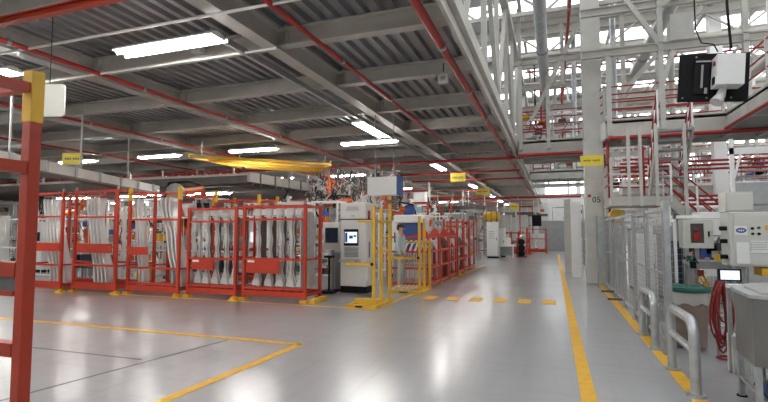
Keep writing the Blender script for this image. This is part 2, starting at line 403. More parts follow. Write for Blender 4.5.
# ================================================================= SIGNS
def sign(loc, w, h, label, rz=0, blue=False, hang=.3):
    t=thing('hanging_sign',label,'sign',loc,rz)
    MB().box(-w/2,w/2,-.01,.01,0,h).build('sign_board','sign',t)
    m=MB()
    for k in range(9): 
        if k!=4: m.box(-w*.36+k*w*.08,-w*.36+k*w*.08+w*.05,-.014,-.0105,h*.42,h*.58)
    m.build('sign_lettering','brown',t)
    if blue: MB().box(w/2,w/2+.05,-.02,.02,-.01,h+.01).build('side_strip','navy',t)
    MB().bar((-w*.35,0,h),(-w*.35,0,h+hang),.008).bar((w*.35,0,h),(w*.35,0,h+hang),.008).build('hanger_wire','grey',t)
sign((1.10,14.8,3.45),.62,.30,'yellow sign hanging in front of the numbered column',blue=True,hang=.5)
sign((-3.88,20.6,3.72),.66,.38,'yellow sign over the aisle, nearer of the pair beneath the lamp line',.0,hang=.5)
sign((-3.98,29,3.72),.85,.42,'yellow sign over the aisle, farther of the pair beneath the lamp line',.0,hang=.5)
sign((-13.85,10.4,3.60),.62,.36,'yellow sign left of the racks, in front of the grey overhead duct',.35,hang=.9)
sign((-2.45,33.5,3.0),.55,.4,'small yellow sign far down the aisle',hang=1.)
# blank white board
t=thing('hanging_board','blank white board with rounded corners hung behind the yellow capped post','sign',(-6.48,4.5,3.15),.32)
pts=[]
for cx,cz,a0 in ((.17,.05,-90),(.17,.40,0),(-.17,.40,90),(-.17,.05,180)):
    for k in range(5):
        a=R(a0+k*22.5); pts.append((cx+.05*math.cos(a),cz+.05*math.sin(a)))
MB().prism(pts,'y',-.012,.012).build('board','cream',t)
MB().tube([(0,0,.45),(0,0,1.4)],.006,6).build('hanger_wire','dark',t)

# ================================================================= FOREGROUND RACK POST
t=thing('steel_rack','red steel rack frame with yellow capped post, large at left edge','rack',(-3.02,2.0,0))
MB().box(-.038,.038,-.036,.036,0,2.34).build('post','red',t,bevel=.006)
MB().box(-.043,.043,-.04,.04,2.26,2.58).build('post_cap','yellow',t,bevel=.006)
MB().box(-1.9,-1.81,-.04,.04,0,2.6).build('post','red',t)
MB().box(-.045,.045,-1.5,-1.42,0,2.6).build('post','red',t)
for z,h in ((2.50,.07),(1.36,.09),(.88,.08)): MB().box(-1.81,-.045,-.035,.035,z-h/2,z+h/2).build('front_rail','red',t)
for z,h in ((2.47,.06),(1.98,.07)): MB().box(-.03,.03,-1.42,-.04,z-h/2,z+h/2).build('side_rail','red',t)
MB().box(-1.81,-.06,-.03,.03,1.20,1.23).build('shelf_edge','red',t)
MB().box(-1.81,-.05,-.02,.02,1.23,1.315).build('mesh_panel','slate',t)
MB().box(-.1,.1,-.1,.1,0,.015).build('foot_plate','yellow',t)

# ================================================================= RED RACK ROW
def rack(x0,x1,y0,dep,h,label,rails,plate=None,caps=(),m='orange',lab_tag=False,group=None,foot=True):
    t=thing('stillage_rack',label,'rack',((x0+x1)/2,y0,0),group=group)
    w=(x1-x0)/2; p=.065
    k=0
    for sx in (-w,w):
        for y in (0,dep):
            xa=sx if sx<0 else sx-p
            hh=h
            MB().box(xa,xa+p,y,y+p,.06,h-.02).build('post',m,t)
            if k in caps: MB().box(xa-.006,xa+p+.006,y-.006,y+p+.006,h-.28,h+.04).build('post_cap','yellow',t)
            else: MB().box(xa+.01,xa+p-.01,y+.01,y+p-.01,h-.02,h+.05).build('post_cap','grey',t)
            if foot: MB().box(xa-.05,xa+p+.05,y-.05,y+p+.05,0,.06).build('foot','yellow' if (k%2==0) else 'orange',t)
            k+=1
    for z in rails: MB().box(-w+p,w-p,.01,.05,z-.025,z+.025).build('front_rail',m,t)
    for z in rails[::2]: MB().box(-w+p,w-p,dep+.01,dep+.05,z-.025,z+.025).build('back_rail',m,t)
    for z in (rails[0],rails[len(rails)//2],.15):
        for sx in (-w+.01,w-.05): MB().box(sx,sx+.04,p,dep,z-.02,z+.02).build('side_rail',m,t)
    b=MB().box(-w+p,w-p,0,.06,.10,.22).box(-w+p,w-p,dep,dep+.06,.10,.22)
    for k in range(1,7): 
        xx=-w+k*2*w/7; b.box(xx-.03,xx+.03,.06,dep,.12,.18)
    b.build('base_frame',m,t)
    if plate:
        q=MB().box(plate[0],plate[1],-.02,.01,plate[2],plate[3]).build('identity_plate','orange' if m=='orange' else m,t)
        if lab_tag: MB().box(plate[0]+.04,plate[0]+.22,-.026,-.02,plate[3]-.06,plate[3]-.01).build('paper_label','white',q)
    return t
rack(-13.35,-11.92,8.75,1.2,2.62,'red open rack with wavy pale panels, leftmost in the rack row',[2.56,1.95,.70,.25],(-.66,.66,1.05,1.27))
rack(-11.78,-10.28,8.95,1.2,2.66,'red open rack with wavy pale panels, second in the rack row, dark post tops',[2.60,1.93,.70,.25],(-.6,.6,1.02,1.25))
rack(-10.15,-8.50,9.15,1.3,2.62,'red open rack with yellow post tops holding curved white panels, third in row',[2.50,1.86,.66,.28],(-.77,-.15,.98,1.18),caps=(0,1,2,3))
rack(-8.36,-6.93,9.25,.75,2.16,'red rack full of hanging pillar pressings, left of the matching two',[2.10,1.80,.92,.28],(-.55,.10,.66,.90),lab_tag=True)
rack(-6.80,-5.14,9.30,.72,2.20,'red rack full of hanging pillar pressings, right of the matching two, beside kiosk',[2.14,1.84,.94,.28],(-.70,.16,.62,.92),lab_tag=True)
rack(-9.9,-8.2,12.0,1.0,2.62,'red rack with yellow caps standing behind the curved white panels',[2.5,1.9,1.0,.3],caps=(0,1,2,3))
for (x,y,l) in ((-4.98,9.55,'yellow floor stop bar at the right end of the rack row'),(-6.86,9.12,'small yellow floor stop between the two pillar racks'),
              (-8.43,9.02,'small yellow floor stop left of the pillar racks'),(-10.2,8.95,'small yellow floor stop below the third red rack'),(-11.85,8.75,'small yellow floor stop below the second red rack')):
    big=x>-5
    o=(MB().box(-.05,.10,-.30,.35,0,.07).box(-.02,.07,-.28,.33,.07,.10) if big else MB().box(-.12,.12,-.08,.02,0,.03).box(-.03,.03,-.07,.01,.03,.10)).build('floor_stop','yellow',loc=(x,y,0),bevel=.008)
    tag(o,l,'floor stop')

# wavy body side panels: thin curved sheets with a rolled lip, hanging edge-on
def wavy(h, dep, amp, ph, thick=.018, lean=0):
    b=MB(); nz=16; ny=5; vs=[]
    for s in (0,1):
        for i in range(nz+1):
            z=.22+(h-.22)*i/nz; u=i/nz
            xo=amp*math.sin(ph+u*5.2)+amp*.5*math.sin(ph*2+u*11)+lean*u
            for j in range(ny+1):
                y=dep*j/ny*(.75+.25*math.sin(u*6+1)); vs.append((xo+.02*math.cos(j*1.4)+s*thick,.1+y,z))
    A=(nz+1)*(ny+1); fs=[]
    for i in range(nz):
        for j in range(ny):
            a=i*(ny+1)+j; fs.append((a,a+1,a+ny+2,a+ny+1)); fs.append((A+a,A+a+ny+1,A+a+ny+2,A+a+1))
    for i in range(nz):
        a=i*(ny+1); fs.append((a,a+ny+1,A+a+ny+1,A+a)); c=a+ny; fs.append((c,A+c,A+c+ny+1,c+ny+1))
    for j in range(ny):
        fs.append((j,A+j,A+j+1,j+1)); c=nz*(ny+1)+j; fs.append((c,c+1,A+c+1,A+c))
    b.add(vs,fs,True); return b
def hang_panels(cx,y,xs,h,dep,amp,lean,rackname,m='pale'):
    for k,x in enumerate(xs):
        t=thing('body_side_panel','thin pale wavy pressed panel, %s in the %s'%(ORD[k],rackname),'car panel',(cx+x,y,0),0,'wavy panels in the %s'%rackname)
        wavy(h,dep,amp,.3+k*.15,lean=lean).build('panel_sheet',m,t)
        e=MB(); pts=[]
        for i in range(17):
            u=i/16; z=.22+(h-.22)*u; ph=.3+k*.15
            pts.append((amp*math.sin(ph+u*5.2)+amp*.5*math.sin(ph*2+u*11)+lean*u+.02,.1,z))
        e.tube(pts,.028,6); e.build('rolled_edge',m,t)
        MB().tube([(pts[-1][0],.1,h),(pts[-1][0],.12,h+.08),(pts[-1][0],.2,h+.06)],.012,6).build('hook','grey',t)
hang_panels(-12.6,8.85,[.02,.15,.28,.41,.52],2.42,.26,.035,-.30,'leftmost red rack')
hang_panels(-11.15,9.05,[-.10,.02,.15,.28],2.44,.26,.035,-.30,'second red rack')
hang_panels(-9.95,9.25,[-.04,.06],2.4,.22,.05,-.12,'third red rack, left side')
hang_panels(-8.95,9.25,[-.02,.12,.24],2.42,.42,.09,-.22,'third red rack, right side')

# pillar pressings (B-pillar like): one shape, copied
def pillar_bm():
    prof=[(0,.10),(.15,.075),(.3,.06),(.5,.075),(.65,.055),(.8,.06),(.93,.05),(1.,.06)]
    b=MB(); n=20; H=1.58; L=[];Rr=[]
    for i in range(n+1):
        u=i/n; w=.065+.045*math.exp(-((u-.02)/.10)**2)+.015*math.sin(u*22)+.02*math.exp(-((u-.98)/.05)**2)
        c=.02*math.sin(u*3.4)
        L.append((c-w,H*u)); Rr.append((c+w,H*u))
    vs=[];
    for i in range(n+1):
        z=L[i][1]
        for (x,y) in ((L[i][0],.05),(L[i][0]+.02,.05),(L[i][0]+.035,0),(Rr[i][0]-.035,0),(Rr[i][0]-.02,.05),(Rr[i][0],.05),(Rr[i][0]-.02,.065),(L[i][0]+.02,.065)):
            vs.append((x,y,z))
    fs=[]
    for i in range(n):
        for j in range(8): a=i*8+j; c=i*8+(j+1)%8; fs.append((a,c,c+8,a+8))
    fs.append(tuple(range(7,-1,-1))); fs.append(tuple(n*8+j for j in range(8)))
    b.add(vs,fs,False)
    for z in (.3,.62,.9,1.2): b.tube([(0,-.012,z),(0,.0,z)],.022,8)
    return b
pil=thing('pillar_pressing','grey pressed car pillar','car panel',(-8.2,9.42,.38))
MB_=pillar_bm().build('pillar_body','press',pil)
MB().box(-.085,.085,-.03,.06,1.58,1.74).box(-.05,.05,-.04,-.03,1.60,1.70).build('top_bracket','pale',pil)
MB().tube([(0,.02,1.74),(0,.04,1.80),(0,.10,1.78)],.012,6).build('hook','dark',pil)
MB().prism([(-.10,-.03),(.11,-.05),(.10,.06),(.05,.12),(-.05,.11),(-.09,.05)],'y',-.02,.05).build('sill_foot','pale',pil)
first=True
for nm,xs,y in (('left pillar rack',[-8.16,-7.93,-7.66,-7.38,-7.14],9.42),('right pillar rack',[-6.52,-6.20,-5.90,-5.62,-5.36],9.46)):
    for k,x in enumerate(xs):
        lab='grey pressed car pillar hanging upright, %s in the %s'%(ORD[k],nm)
        if first: pil.location=(x,y,.36); pil['label']=lab; pil['group']='pillars in the '+nm; first=False; continue
        dup(pil,(x,y,.36),0,lab,'pillars in the '+nm)
# second rank of darker sheets behind, top carriers
for nm,x0,x1,y in (('left',-8.27,-7.02,9.75),('right',-6.70,-5.25,9.78)):
    t=thing('sheet_carrier','white carrier bar with dark sheet dividers behind pillars in the %s pillar rack'%nm,'carrier',(x0,y,.30))
    MB().box(0,x1-x0,0,.05,1.66,1.80).build('carrier_bar','white',t)
    k=0; xx=.05
    while xx<x1-x0-.1:
        MB().box(xx,xx+.16,.02,.04,0,1.62).build('divider_sheet','brown',t); xx+=.27
# large grey end sheets in the right rack
for k in range(4):
    t=MB().prism([(0,.32),(.45,.30),(.5,.5),(.44,1.1),(.50,1.7),(.40,2.0),(.0,2.02)],'x',0,.012).build('end_sheet','galv',loc=(-5.32+k*.032,9.40,0))
    tag(t,'tall grey metal sheet leaning edge-on at the right end of the right pillar rack','metal sheet','grey end sheets in the right pillar rack')

# ================================================================= KIOSK
t=thing('machine_kiosk','tall white operator kiosk with lit screen and black plinth','kiosk',(-4.82,11.2,0))
MB().box(-.36,.36,.02,.62,0,.17).build('plinth','dark',t)
MB().box(-.36,.36,0,.62,.17,1.86).build('cabinet_body','white',t,bevel=.015)
MB().box(-.36,.36,-.03,.60,1.88,2.30).build('top_hood','white',t,bevel=.02)
MB().box(-.355,.355,.01,.6,1.855,1.885).build('seam_gap','dark',t)
v=MB()
for k in range(5): v.box(-.2+k*.012,.18-k*.012,-.038,-.03,2.10+k*.022,2.108+k*.022)
v.box(-.05,.05,-.036,-.03,1.95,1.97); v.build('hood_louvre','grey',t)
f=MB().box(-.25,.14,-.025,0,1.20,1.62).build('screen_frame','dark',t)
s=MB().box(-.225,.115,-.03,-.025,1.27,1.55).build('lit_screen','screen',f)
MB().box(-.215,-.15,-.033,-.03,1.29,1.53).box(-.10,.0,-.033,-.03,1.38,1.46).box(.02,.09,-.033,-.03,1.42,1.47).build('screen_graphics','blue',s)
g=MB()
for k in range(7): g.box(-.24,.14,-.02,0,.92+k*.035,.94+k*.035)
g.build('vent_grille','grey',t)
MB().box(-.30,.20,-.26,0,.80,.84).box(-.28,.16,-.24,-.04,.84,.86).build('keyboard_shelf','cream',t)
MB().ball((.20,-.28,.83),.02).build('shelf_button','pipe',t)
b=MB().box(.36,.40,.10,.18,1.95,2.10).build('warning_beacon','pipe',t); MB().box(.36,.39,.11,.17,1.86,1.95).build('beacon_base','dark',b)
MB().box(.36,.38,.06,.5,.35,1.7).build('side_door','white',t); MB().tube([(.40,.1,1.3),(.40,.1,.9)],.012,6).build('side_handle','dark',t)
MB().tube([(-.38,.3,1.8),(-.40,.3,1.2),(-.38,.3,.6)],.012,6).build('side_cable','dark',t)

t=thing('wall_monitor','small white boxed monitor on a stand left of the kiosk','monitor',(-5.52,11.35,0))
MB().box(-.24,.24,0,.16,1.08,1.80).build('monitor_case','white',t,bevel=.01)
MB().box(-.17,.20,-.012,0,1.26,1.66).build('dark_screen','screen_d',t); MB().box(-.03,.03,.05,.12,.03,1.08).build('stand_post','grey',t); MB().box(-.2,.2,-.05,.25,0,.03).build('stand_base','dark',t)
t=thing('waste_bin','round grey bin with blue rim between rack row and kiosk','bin',(-5.46,11.95,0))
MB().tube([(0,0,0),(0,0,.4),(0,0,.98)],[.23,.25,.27],18).build('bin_body','grey',t); MB().tube([(0,0,.98),(0,0,1.04)],.285,18).build('bin_rim','cyan',t)
t=thing('stool_base','black swivel base on the floor left of the kiosk','stand',(-5.3,10.9,0))
MB().box(-.25,.1,-.12,.12,.02,.07).build('foot_bar','dark',t); MB().tube([(-.05,0,.07),(-.05,0,.9)],.03,8).build('column','dark',t); MB().box(-.15,.05,-.1,.1,.9,.95).build('seat_plate','dark',t)

# yellow guard frame beside kiosk
def yframe(loc,label,H1,H2,H3,left,rollers=False):
    t=thing('safety_gate',label,'safety gate',loc)
    y=.075
    MB().box(-.03,.03,-.03,.03,.05,H1).build('post','yellow',t)
    MB().box(-.01,.05,.37,.43,.05,H2).build('post','yellow',t)
    MB().box(.02,.08,.83,.89,.05,H3).build('post','yellow',t)
    MB().bar((0,0,H3-.06),(.05,.86,H3-.06),.05).build('top_rail','yellow',t)
    MB().bar((0,0,1.15),(.05,.86,1.15),.045).build('mid_rail','yellow',t)
    MB().box(-left,0,-.025,.025,.86,.92).build('side_rail','yellow',t)
    MB().box(-.35,0,-.025,.025,H3-.08,H3-.03).build('side_rail','yellow',t)
    MB().box(-left*.95,.1,-.08,0,0,.07).box(-left*.95,.1,.86,.94,0,.07).box(-.02,.1,0,.86,0,.07).box(-left*.95,-left*.95+.08,0,.86,0,.07).box(-left*.9,0,.30,.42,.02,.14).build('base_plate','yellow',t,bevel=.008)
    MB().box(-left*.6,-left*.35,-.09,-.082,.02,.05).build('base_slot','dark',t)
    if rollers:
        for k in range(6): MB().tube([(-left*.85+k*.11,.05,.10),(-left*.85+k*.11,.8,.10)],.035,8).build('roller','pale',t)
    MB().ball((-.02,-.06,.9),.035).build('knob','dark',t)
    return t
yframe((-3.48,9.15,0),'tall yellow steel safety gate in front of the kiosk',2.10,2.06,1.84,.62)
yframe((-3.18,11.6,0),'tall yellow steel safety gate with rollers beside the standing worker',1.95,1.9,1.35,.85,True)

# hanging white box + masts
t=thing('hanging_light_box','white hanging box with blue end cap above the yellow safety gate','light box',(-3.95,11.1,2.47))
MB().box(-.45,.33,0,.35,0,.46).build('box_body','white',t,bevel=.01); MB().box(.33,.39,-.01,.36,-.01,.47).build('end_cap','blue',t)
for x in (-.3,.2): MB().tube([(x,.17,.46),(x,.17,2.1)],.012,6).build('suspension_rod','grey',t)
for x,y,l,m in ((-4.10,12.0,'dark yellow mast directly behind the hanging white box','yellow'),):
    t=thing('steel_mast',l,'mast',(x,y,0))
    MB().box(-.04,.04,-.04,.04,.02,2.72).build('mast_column',m,t); MB().box(-.15,.15,-.15,.15,0,.02).build('foot_plate','grey',t); MB().box(-.08,.1,-.08,-.06,2.3,2.4).build('bracket','brown',t)
# blue shutter machine
t=thing('shutter_machine','blue fronted machine with white roller box behind the worker','machine',(-4.22,14.4,0))
MB().box(-.52,-.42,0,.5,0,1.85).build('side_frame','white',t); MB().box(.38,.46,0,.5,0,1.85).build('side_frame','white',t); MB().box(-.54,.48,-.10,.5,1.82,2.08).build('roller_box','white',t,bevel=.04)
MB().box(-.42,.38,.02,.08,.6,1.82).build('blue_shutter','blue',t); MB().box(-.42,.38,.05,.5,.0,.6).build('lower_panel','white',t)

# ================================================================= WORKER
def skinned(name, verts, edges, radii, mname, parent, sub=1):
    me=bpy.data.meshes.new(name); me.from_pydata(verts,edges,[]); o=bpy.data.objects.new(name,me); col.objects.link(o); o.parent=parent
    me.materials.append(M[mname])
    sk=o.modifiers.new('skin','SKIN'); sk.use_smooth_shade=True
    if not me.skin_vertices: 
        bpy.context.view_layer.objects.active=o
    lay=me.skin_vertices[0].data if me.skin_vertices else None
    if lay:
        for i,r in enumerate(radii): lay[i].radius=(r,r) if not isinstance(r,tuple) else r
        lay[0].use_root=True
    s=o.modifiers.new('sub','SUBSURF'); s.levels=sub; s.render_levels=sub
    return o
def worker(loc,rz):
    t=thing('person','person in light blue shirt and pale trousers standing side-on with arms lowered','person',loc,rz)
    # local: faces +x
    V=[(0,0,.95),(0,0,1.12),(0,0,1.32),(-.01,0,1.45),(0,0,1.54),(.015,0,1.64),(.01,0,1.73)]; E=[(i,i+1) for i in range(6)]; Rd=[(.12,.15),(.11,.14),(.12,.17),(.07,.08),(.05,.05),(.085,.075),(.07,.065)]
    def chain(root,pts,rs):
        a=root
        for p,r in zip(pts,rs): V.append(p); Rd.append(r); E.append((a,len(V)-1)); a=len(V)-1
        return a
    for s in (-1,1):
        h=chain(3,[(-.01,s*.18,1.42),(-.03,s*.22,1.14),(.06,s*.22,.90),(.09,s*.22,.82)],[.055,.045,.035,.03])
        for k in range(4): chain(h,[(.10+.012*k-.03,s*(.205+.0*k),.76-.004*k),(.11+.012*k-.03,s*.20,.71+.004*abs(k-1))],[.009,.008])
        chain(h,[(.125,s*.20,.80),(.135,s*.19,.765)],[.010,.009])
        chain(0,[(.0,s*.09,.88),(.02,s*.10,.50),(-.02,s*.10,.09),(.10,s*.11,.04)],[.09,.06,.042,.035])
    skinned('body',V,E,Rd,'skin',t)
    # shirt
    V2=[(0,0,.92),(0,0,1.12),(0,0,1.32),(-.01,0,1.44)]; E2=[(0,1),(1,2),(2,3)]; R2=[(.145,.18),(.135,.165),(.145,.195),(.085,.10)]
    for s in (-1,1):
        a=3
        for p,r in (((-.01,s*.18,1.42),.072),((-.03,s*.22,1.14),.06),((.05,s*.22,.93),.05)): V2.append(p); R2.append(r); E2.append((a,len(V2)-1)); a=len(V2)-1
    skinned('shirt',V2,E2,R2,'shirt',t)
    V3=[(0,0,.95)]; E3=[]; R3=[(.13,.16)]
    for s in (-1,1):
        a=0
        for p,r in (((0,s*.09,.88),.105),((.02,s*.10,.50),.078),((-.02,s*.10,.10),.062)): V3.append(p); R3.append(r); E3.append((a,len(V3)-1)); a=len(V3)-1
    skinned('trousers',V3,E3,R3,'trousers',t)
    MB().ball((-.012,0,1.705),.098,.088,.075).ball((-.05,0,1.65),.06,.075,.07).build('hair','hair',t)
    MB().ball((.105,0,1.63),.018,.012,.02).build('nose','skin',t)
    for s in (-1,1):
        MB().ball((.085,s*.03,1.66),.012).build('eye','dark',t); MB().ball((.0,s*.08,1.64),.02,.012,.03).build('ear','skin',t)
        MB().box(-.07,.18,s*.11-.045,s*.11+.045,0,.07).build('shoe','dark',t,bevel=.025)
    MB().ball((.092,0,1.595),.01,.022,.006).build('mouth','pipe',t)
worker((-3.90,12.3,0),R(0))

# ================================================================= RECEDING SIDE RACKS
def side_rack(y0,y1,h,label,tall=False,m='orange'):
    t=thing('parts_rack',label,'rack',(-3.2,y0,0),0,'red racks along the left edge of the aisle')
    L=y1-y0; p=.06; D=1.15 if y0<13 else .48
    for yy in (0,L-p):
        for xx in (-D,0):
            hh=h+(.25 if tall else 0)
            MB().box(xx-p/2,xx+p/2,yy,yy+p,.05,hh).build('post',m,t)
        if not tall: 
            MB().prism([(-.42,h),(.02,h),(.02,h+.05),(-.10,h+.22),(-.16,h+.22),(-.24,h+.08),(-.42,h+.04)],'y',yy,yy+.05).build('gusset',m,t)
    for z in (.12,.55,1.0,h-.02):
        MB().box(-.025,.025,p,L-p,z-.025,z+.025).build('side_rail',m,t)
        MB().box(-D+.03,-.03,.01,.05,z-.025,z+.025).build('front_rail',m,t)
        MB().box(-D+.03,-.03,L-.05,L-.01,z-.025,z+.025).build('back_rail',m,t)
    MB().box(-D,.02,0,L,.06,.12).build('base_tray',m,t)
    MB().box(-.08,.08,-.08,.10,0,.05).build('foot','yellow',t)
    return t
specs=[(12.55,13.85,1.42,False),(13.95,15.15,1.42,False),(15.25,16.45,1.42,False),(16.7,17.9,1.75,True),(18.0,19.2,1.75,True),(19.3,20.5,1.75,True)]
for k,(a,b,h,tl) in enumerate(specs):
    side_rack(a,b,h,'red rack beside the left aisle line, %s of six'%NTH[k],tl)
    n=7
    for j in range(n):
        yy=a+.12+j*(b-a-.24)/n if k else a+.18
        if k==0:
            x=-4.25+j*.15
            o=MB().tube([(x,a+.2,.14),(x+.02,a+.2,.5),(x-.03,a+.25,.9),(x+.02,a+.45,1.2),(x+.05,a+.8,1.28)],.03,6).tube([(x+.07,a+.2,.14),(x+.08,a+.2,.6),(x+.04,a+.25,1.0)],.02,6).build('curved_rail_part','press')
            tag(o,'curved grey metal bar in the nearest aisle rack, %s'%ORD[j],'metal bar','curved bars in the nearest aisle rack')
        elif j<5:
            o=MB().tube([(-3.35,yy,.14),(-3.32,yy+.03,.6),(-3.36,yy+.10,1.05),(-3.5,yy+.10,1.28)],.035,6).tube([(-3.5,yy+.10,1.28),(-3.6,yy,1.1),(-3.6,yy,.14)],.03,6).build('curved_rail_part','press' if k%2 else 'brown')
            tag(o,'curved metal bar standing in the %s aisle rack, %s from viewer'%(NTH[k],NTH[j]),'metal bar','curved bars in the %s aisle rack'%NTH[k])
for k,(x,y) in enumerate(((-3.15,12.38),(-3.1,16.55))):
    o=MB().box(-.42,.08,-.06,.06,0,.06).box(-.04,.05,-.06,.06,.06,.12).build('floor_stop','yellow',loc=(x,y,0)); tag(o,'yellow stop on the floor before the %s'%('nearest aisle rack' if k==0 else 'taller aisle racks'),'floor stop')

# ================================================================= MID & FAR LEFT OBJECTS
def cabinet(loc,w,d,h,label,m='white',feat='vents',rz=0,name='control_cabinet'):
    t=thing(name,label,'cabinet',loc,rz)
    MB().box(-w/2,w/2,.03,d,.1,h).build('cabinet_body',m,t,bevel=.01); MB().box(-w/2+.02,w/2-.02,.05,d-.02,0,.1).build('plinth','dark',t)
    MB().box(-w/2+.03,w/2-.03,0,.03,.14,h-.04).build('door',m,t); MB().box(w/2-.09,w/2-.06,-.02,0,h*.5,h*.5+.14).build('handle','dark',t)
    if feat=='vents':
        g=MB()
        for k in range(4): g.box(-w*.3,w*.2,-.012,0,h*.55+k*.12,h*.55+k*.12+.03)
        g.build('vent_slots','grey',t)
    elif feat=='screen': MB().box(-w*.3,w*.3,-.012,0,h*.62,h*.62+w*.45).build('screen','screen',t)
    elif feat=='panel': MB().box(-w*.3,w*.3,-.012,0,h*.62,h*.80).build('dark_window','screen_d',t)
    return t
cabinet((-3.28,27.6,0),.62,.6,2.05,'tall white cabinet beyond the aisle racks','white')
cabinet((-2.95,29.0,0),.5,.6,1.7,'narrower white cabinet right behind the tall white one','white','none')
t=thing('work_bench','low grey work bench with open legs beyond the tall white cabinet','bench',(-2.55,27.9,0))
MB().box(-.42,.42,0,.7,.66,.74).build('bench_top','white',t)
for x in (-.39,.35):
    for y in (.02,.64): MB().box(x,x+.04,y,y+.04,0,.66).build('leg','white',t)
MB().box(-.35,.35,.3,.33,.12,.62).build('back_panel','grey',t); MB().box(-.1,.25,.3,.34,.74,1.15).build('monitor','white',t)
t=thing('reel_stack','stack of dark round reels beside the grey work bench','reels',(-1.72,29.3,0))
for k in range(3): MB().tube([(-.05,-.28,.2+k*.34),(-.05,.28,.2+k*.34)],.19,14).build('reel','rubber',t)
MB().box(-.32,-.27,-.3,.3,0,1.15).box(.20,.25,-.3,.3,0,1.15).box(-.32,.25,-.3,.3,0,.06).build('reel_frame','pipe',t); MB().ball((-.05,0,1.19),.12).build('white_cap','white',t)
t=rack(-1.75,-.42,34,1.2,1.75,'red stillage with two white blocks at the far end of the aisle',[1.65,1.0,.3],None)
for k,x in enumerate((-1.4,-.78)):
    o=MB().box(-.2,.2,-.2,.2,0,1.05).prism([(-.22,.3),(.22,.35),(.16,.8),(-.12,.9)],'y',-.26,.26).build('engine_block','pale',loc=(x,34.6,.3)); tag(o,'pale metal assembly in the far red stillage, %s of two'%('left' if k==0 else 'right'),'metal assembly')
o=MB().box(-.3,.3,-.3,.3,0,.75).box(-.22,.22,-.36,-.3,.15,.6).build('dark_hood','dark',loc=(-1.05,34.6,1.87)); tag(o,'black box hood on top of the far red stillage','box')
t=thing('overhead_tank','yellow horizontal drum held overhead beyond the aisle racks','tank',(-3.45,29,0))
MB().tube([(-.45,0,2.4),(-.40,0,2.4),(.40,0,2.4),(.45,0,2.4)],[.22,.29,.29,.22],16).build('drum','yellow',t)
for x in (-.3,.3): MB().box(x-.04,x+.04,-.04,.04,0,2.14).build('support_leg','grey',t)
for k in range(3): MB().tube([(-.3+k*.3-.02,0,2.4),(-.3+k*.3+.02,0,2.4)],.305,16).build('band','brown',t)

# overhead conveyor: cross leg + aisle-wise leg
t=thing('overhead_conveyor','broad dark overhead conveyor deck with pale edges above the pillar racks','conveyor',(0,13,0))
b=MB().box(-26,-9.3,0,6.4,3.16,3.24)
for k in range(14): b.box(-26,-9.3,.2+k*.46,.28+k*.46,3.06,3.16)
b.build('cross_tray','brown',t)
MB().box(-26,-9.3,-.06,0,3.38,3.45).build('edge_rail','beige',t); MB().box(-26,-9.3,-.05,0,3.12,3.38).build('edge_web','brown',t)
MB().box(-9.32,-9.22,-.06,6.4,3.17,3.48).build('side_panel','beige',t)
for k in range(7): MB().box(-9.22,-9.19,.5+k*.9,.55+k*.9,3.17,3.48).build('panel_seam','brown',t)
MB().box(-9.25,-9.0,4.0,4.5,3.1,3.6).build('motor_box','brown',t)
for (x,y) in ((-9.6,6.0),(-13.5,3.0),(-18,3.0),(-23,3.)): MB().box(x-.16,x+.16,y-.16,y+.16,.0,3.08).build('support_leg','dark' if x>-10 else 'grey',t)
for k in range(10):
    x=-25+k*1.6; MB().box(x-.025,x+.025,.9,.95,3.24,3.8).build('carrier_hook','grey',t)
t=thing('overhead_duct','grey box duct running overhead from far left down to the conveyor','duct',(-9.0,3.6,0))
MB().bar((0,0,2.98),(-3.8,9.0,2.98),.30,.24).build('duct_body','beige',t)
for k in range(9): 
    u=.06+k*.11; MB().bar((-3.8*u+.2,9*u+.05,2.86),(-3.8*u+.2,9*u+.05,3.11),.05,.05).build('duct_seam','grey',t)
MB().bar((0,0,2.84),(-3.8,9.0,2.84),.40,.04).build('duct_flange','brown',t)
for u in (.3,.55,.8): MB().bar((-3.8*u,9*u,3.1),(-3.8*u,9*u,4.6),.03).build('hanger_rod','grey',t)
t=thing('overhead_duct','grey box duct crossing far behind the foreground post','duct',(-34,19.8,0))
MB().box(0,15,0,.5,3.6,4.05).build('duct_body','beige',t)
for k in range(13): MB().box(k*1.1,k*1.1+.04,-.02,0,3.56,4.09).build('duct_seam','grey',t)
for x in (1,8,13): MB().box(x,x+.04,.2,.24,4.05,4.6).build('hanger_rod','grey',t)

# yellow lifting frame
t=thing('lifting_frame','yellow overhead lifting frame of four parallel beams below the lamps','lifting frame',(-10.6,15.6,3.98))
for k,(a,b) in enumerate((((-.62,-3.14),(2.88,.14)),((-.78,-2.24),(2.43,.88)),((-.78,-1.16),(1.93,1.36)),((-.6,-.19),(1.47,1.89)))):
    MB().isec((a[0],a[1],0),(b[0],b[1],0),.10,.09,.02).build('main_beam','yellow',t)
MB().bar((2.93,.1,.07),(1.45,1.95,.07),.05,.18).build('end_plate','yellow',t); MB().bar((-.66,-3.2,.07),(-.8,-.15,.07),.05,.14).build('end_plate','yellow',t)
for (x,y) in ((-.62,-2.6),(2.4,.7),(1.5,1.8),(-.7,-.4)): MB().bar((x,y,.14),(x,y,.65),.04).build('hanger_rod','grey',t)
# red panels behind
for k in range(6):
    t=thing('red_overhead_panel','red striped panel high behind the yellow lifting frame, %s of six'%ORD[k],'panel',(-18.8+k*.85,19.2,4.0))
    MB().box(-.32,.32,0,.06,-.05,.55).build('panel_sheet','pipe',t); MB().box(-.05,.08,-.01,0,.0,.5).build('white_stripe','white',t); MB().bar((0,.03,.55),(0,.03,.65),.03).build('hanger_rod','grey',t)

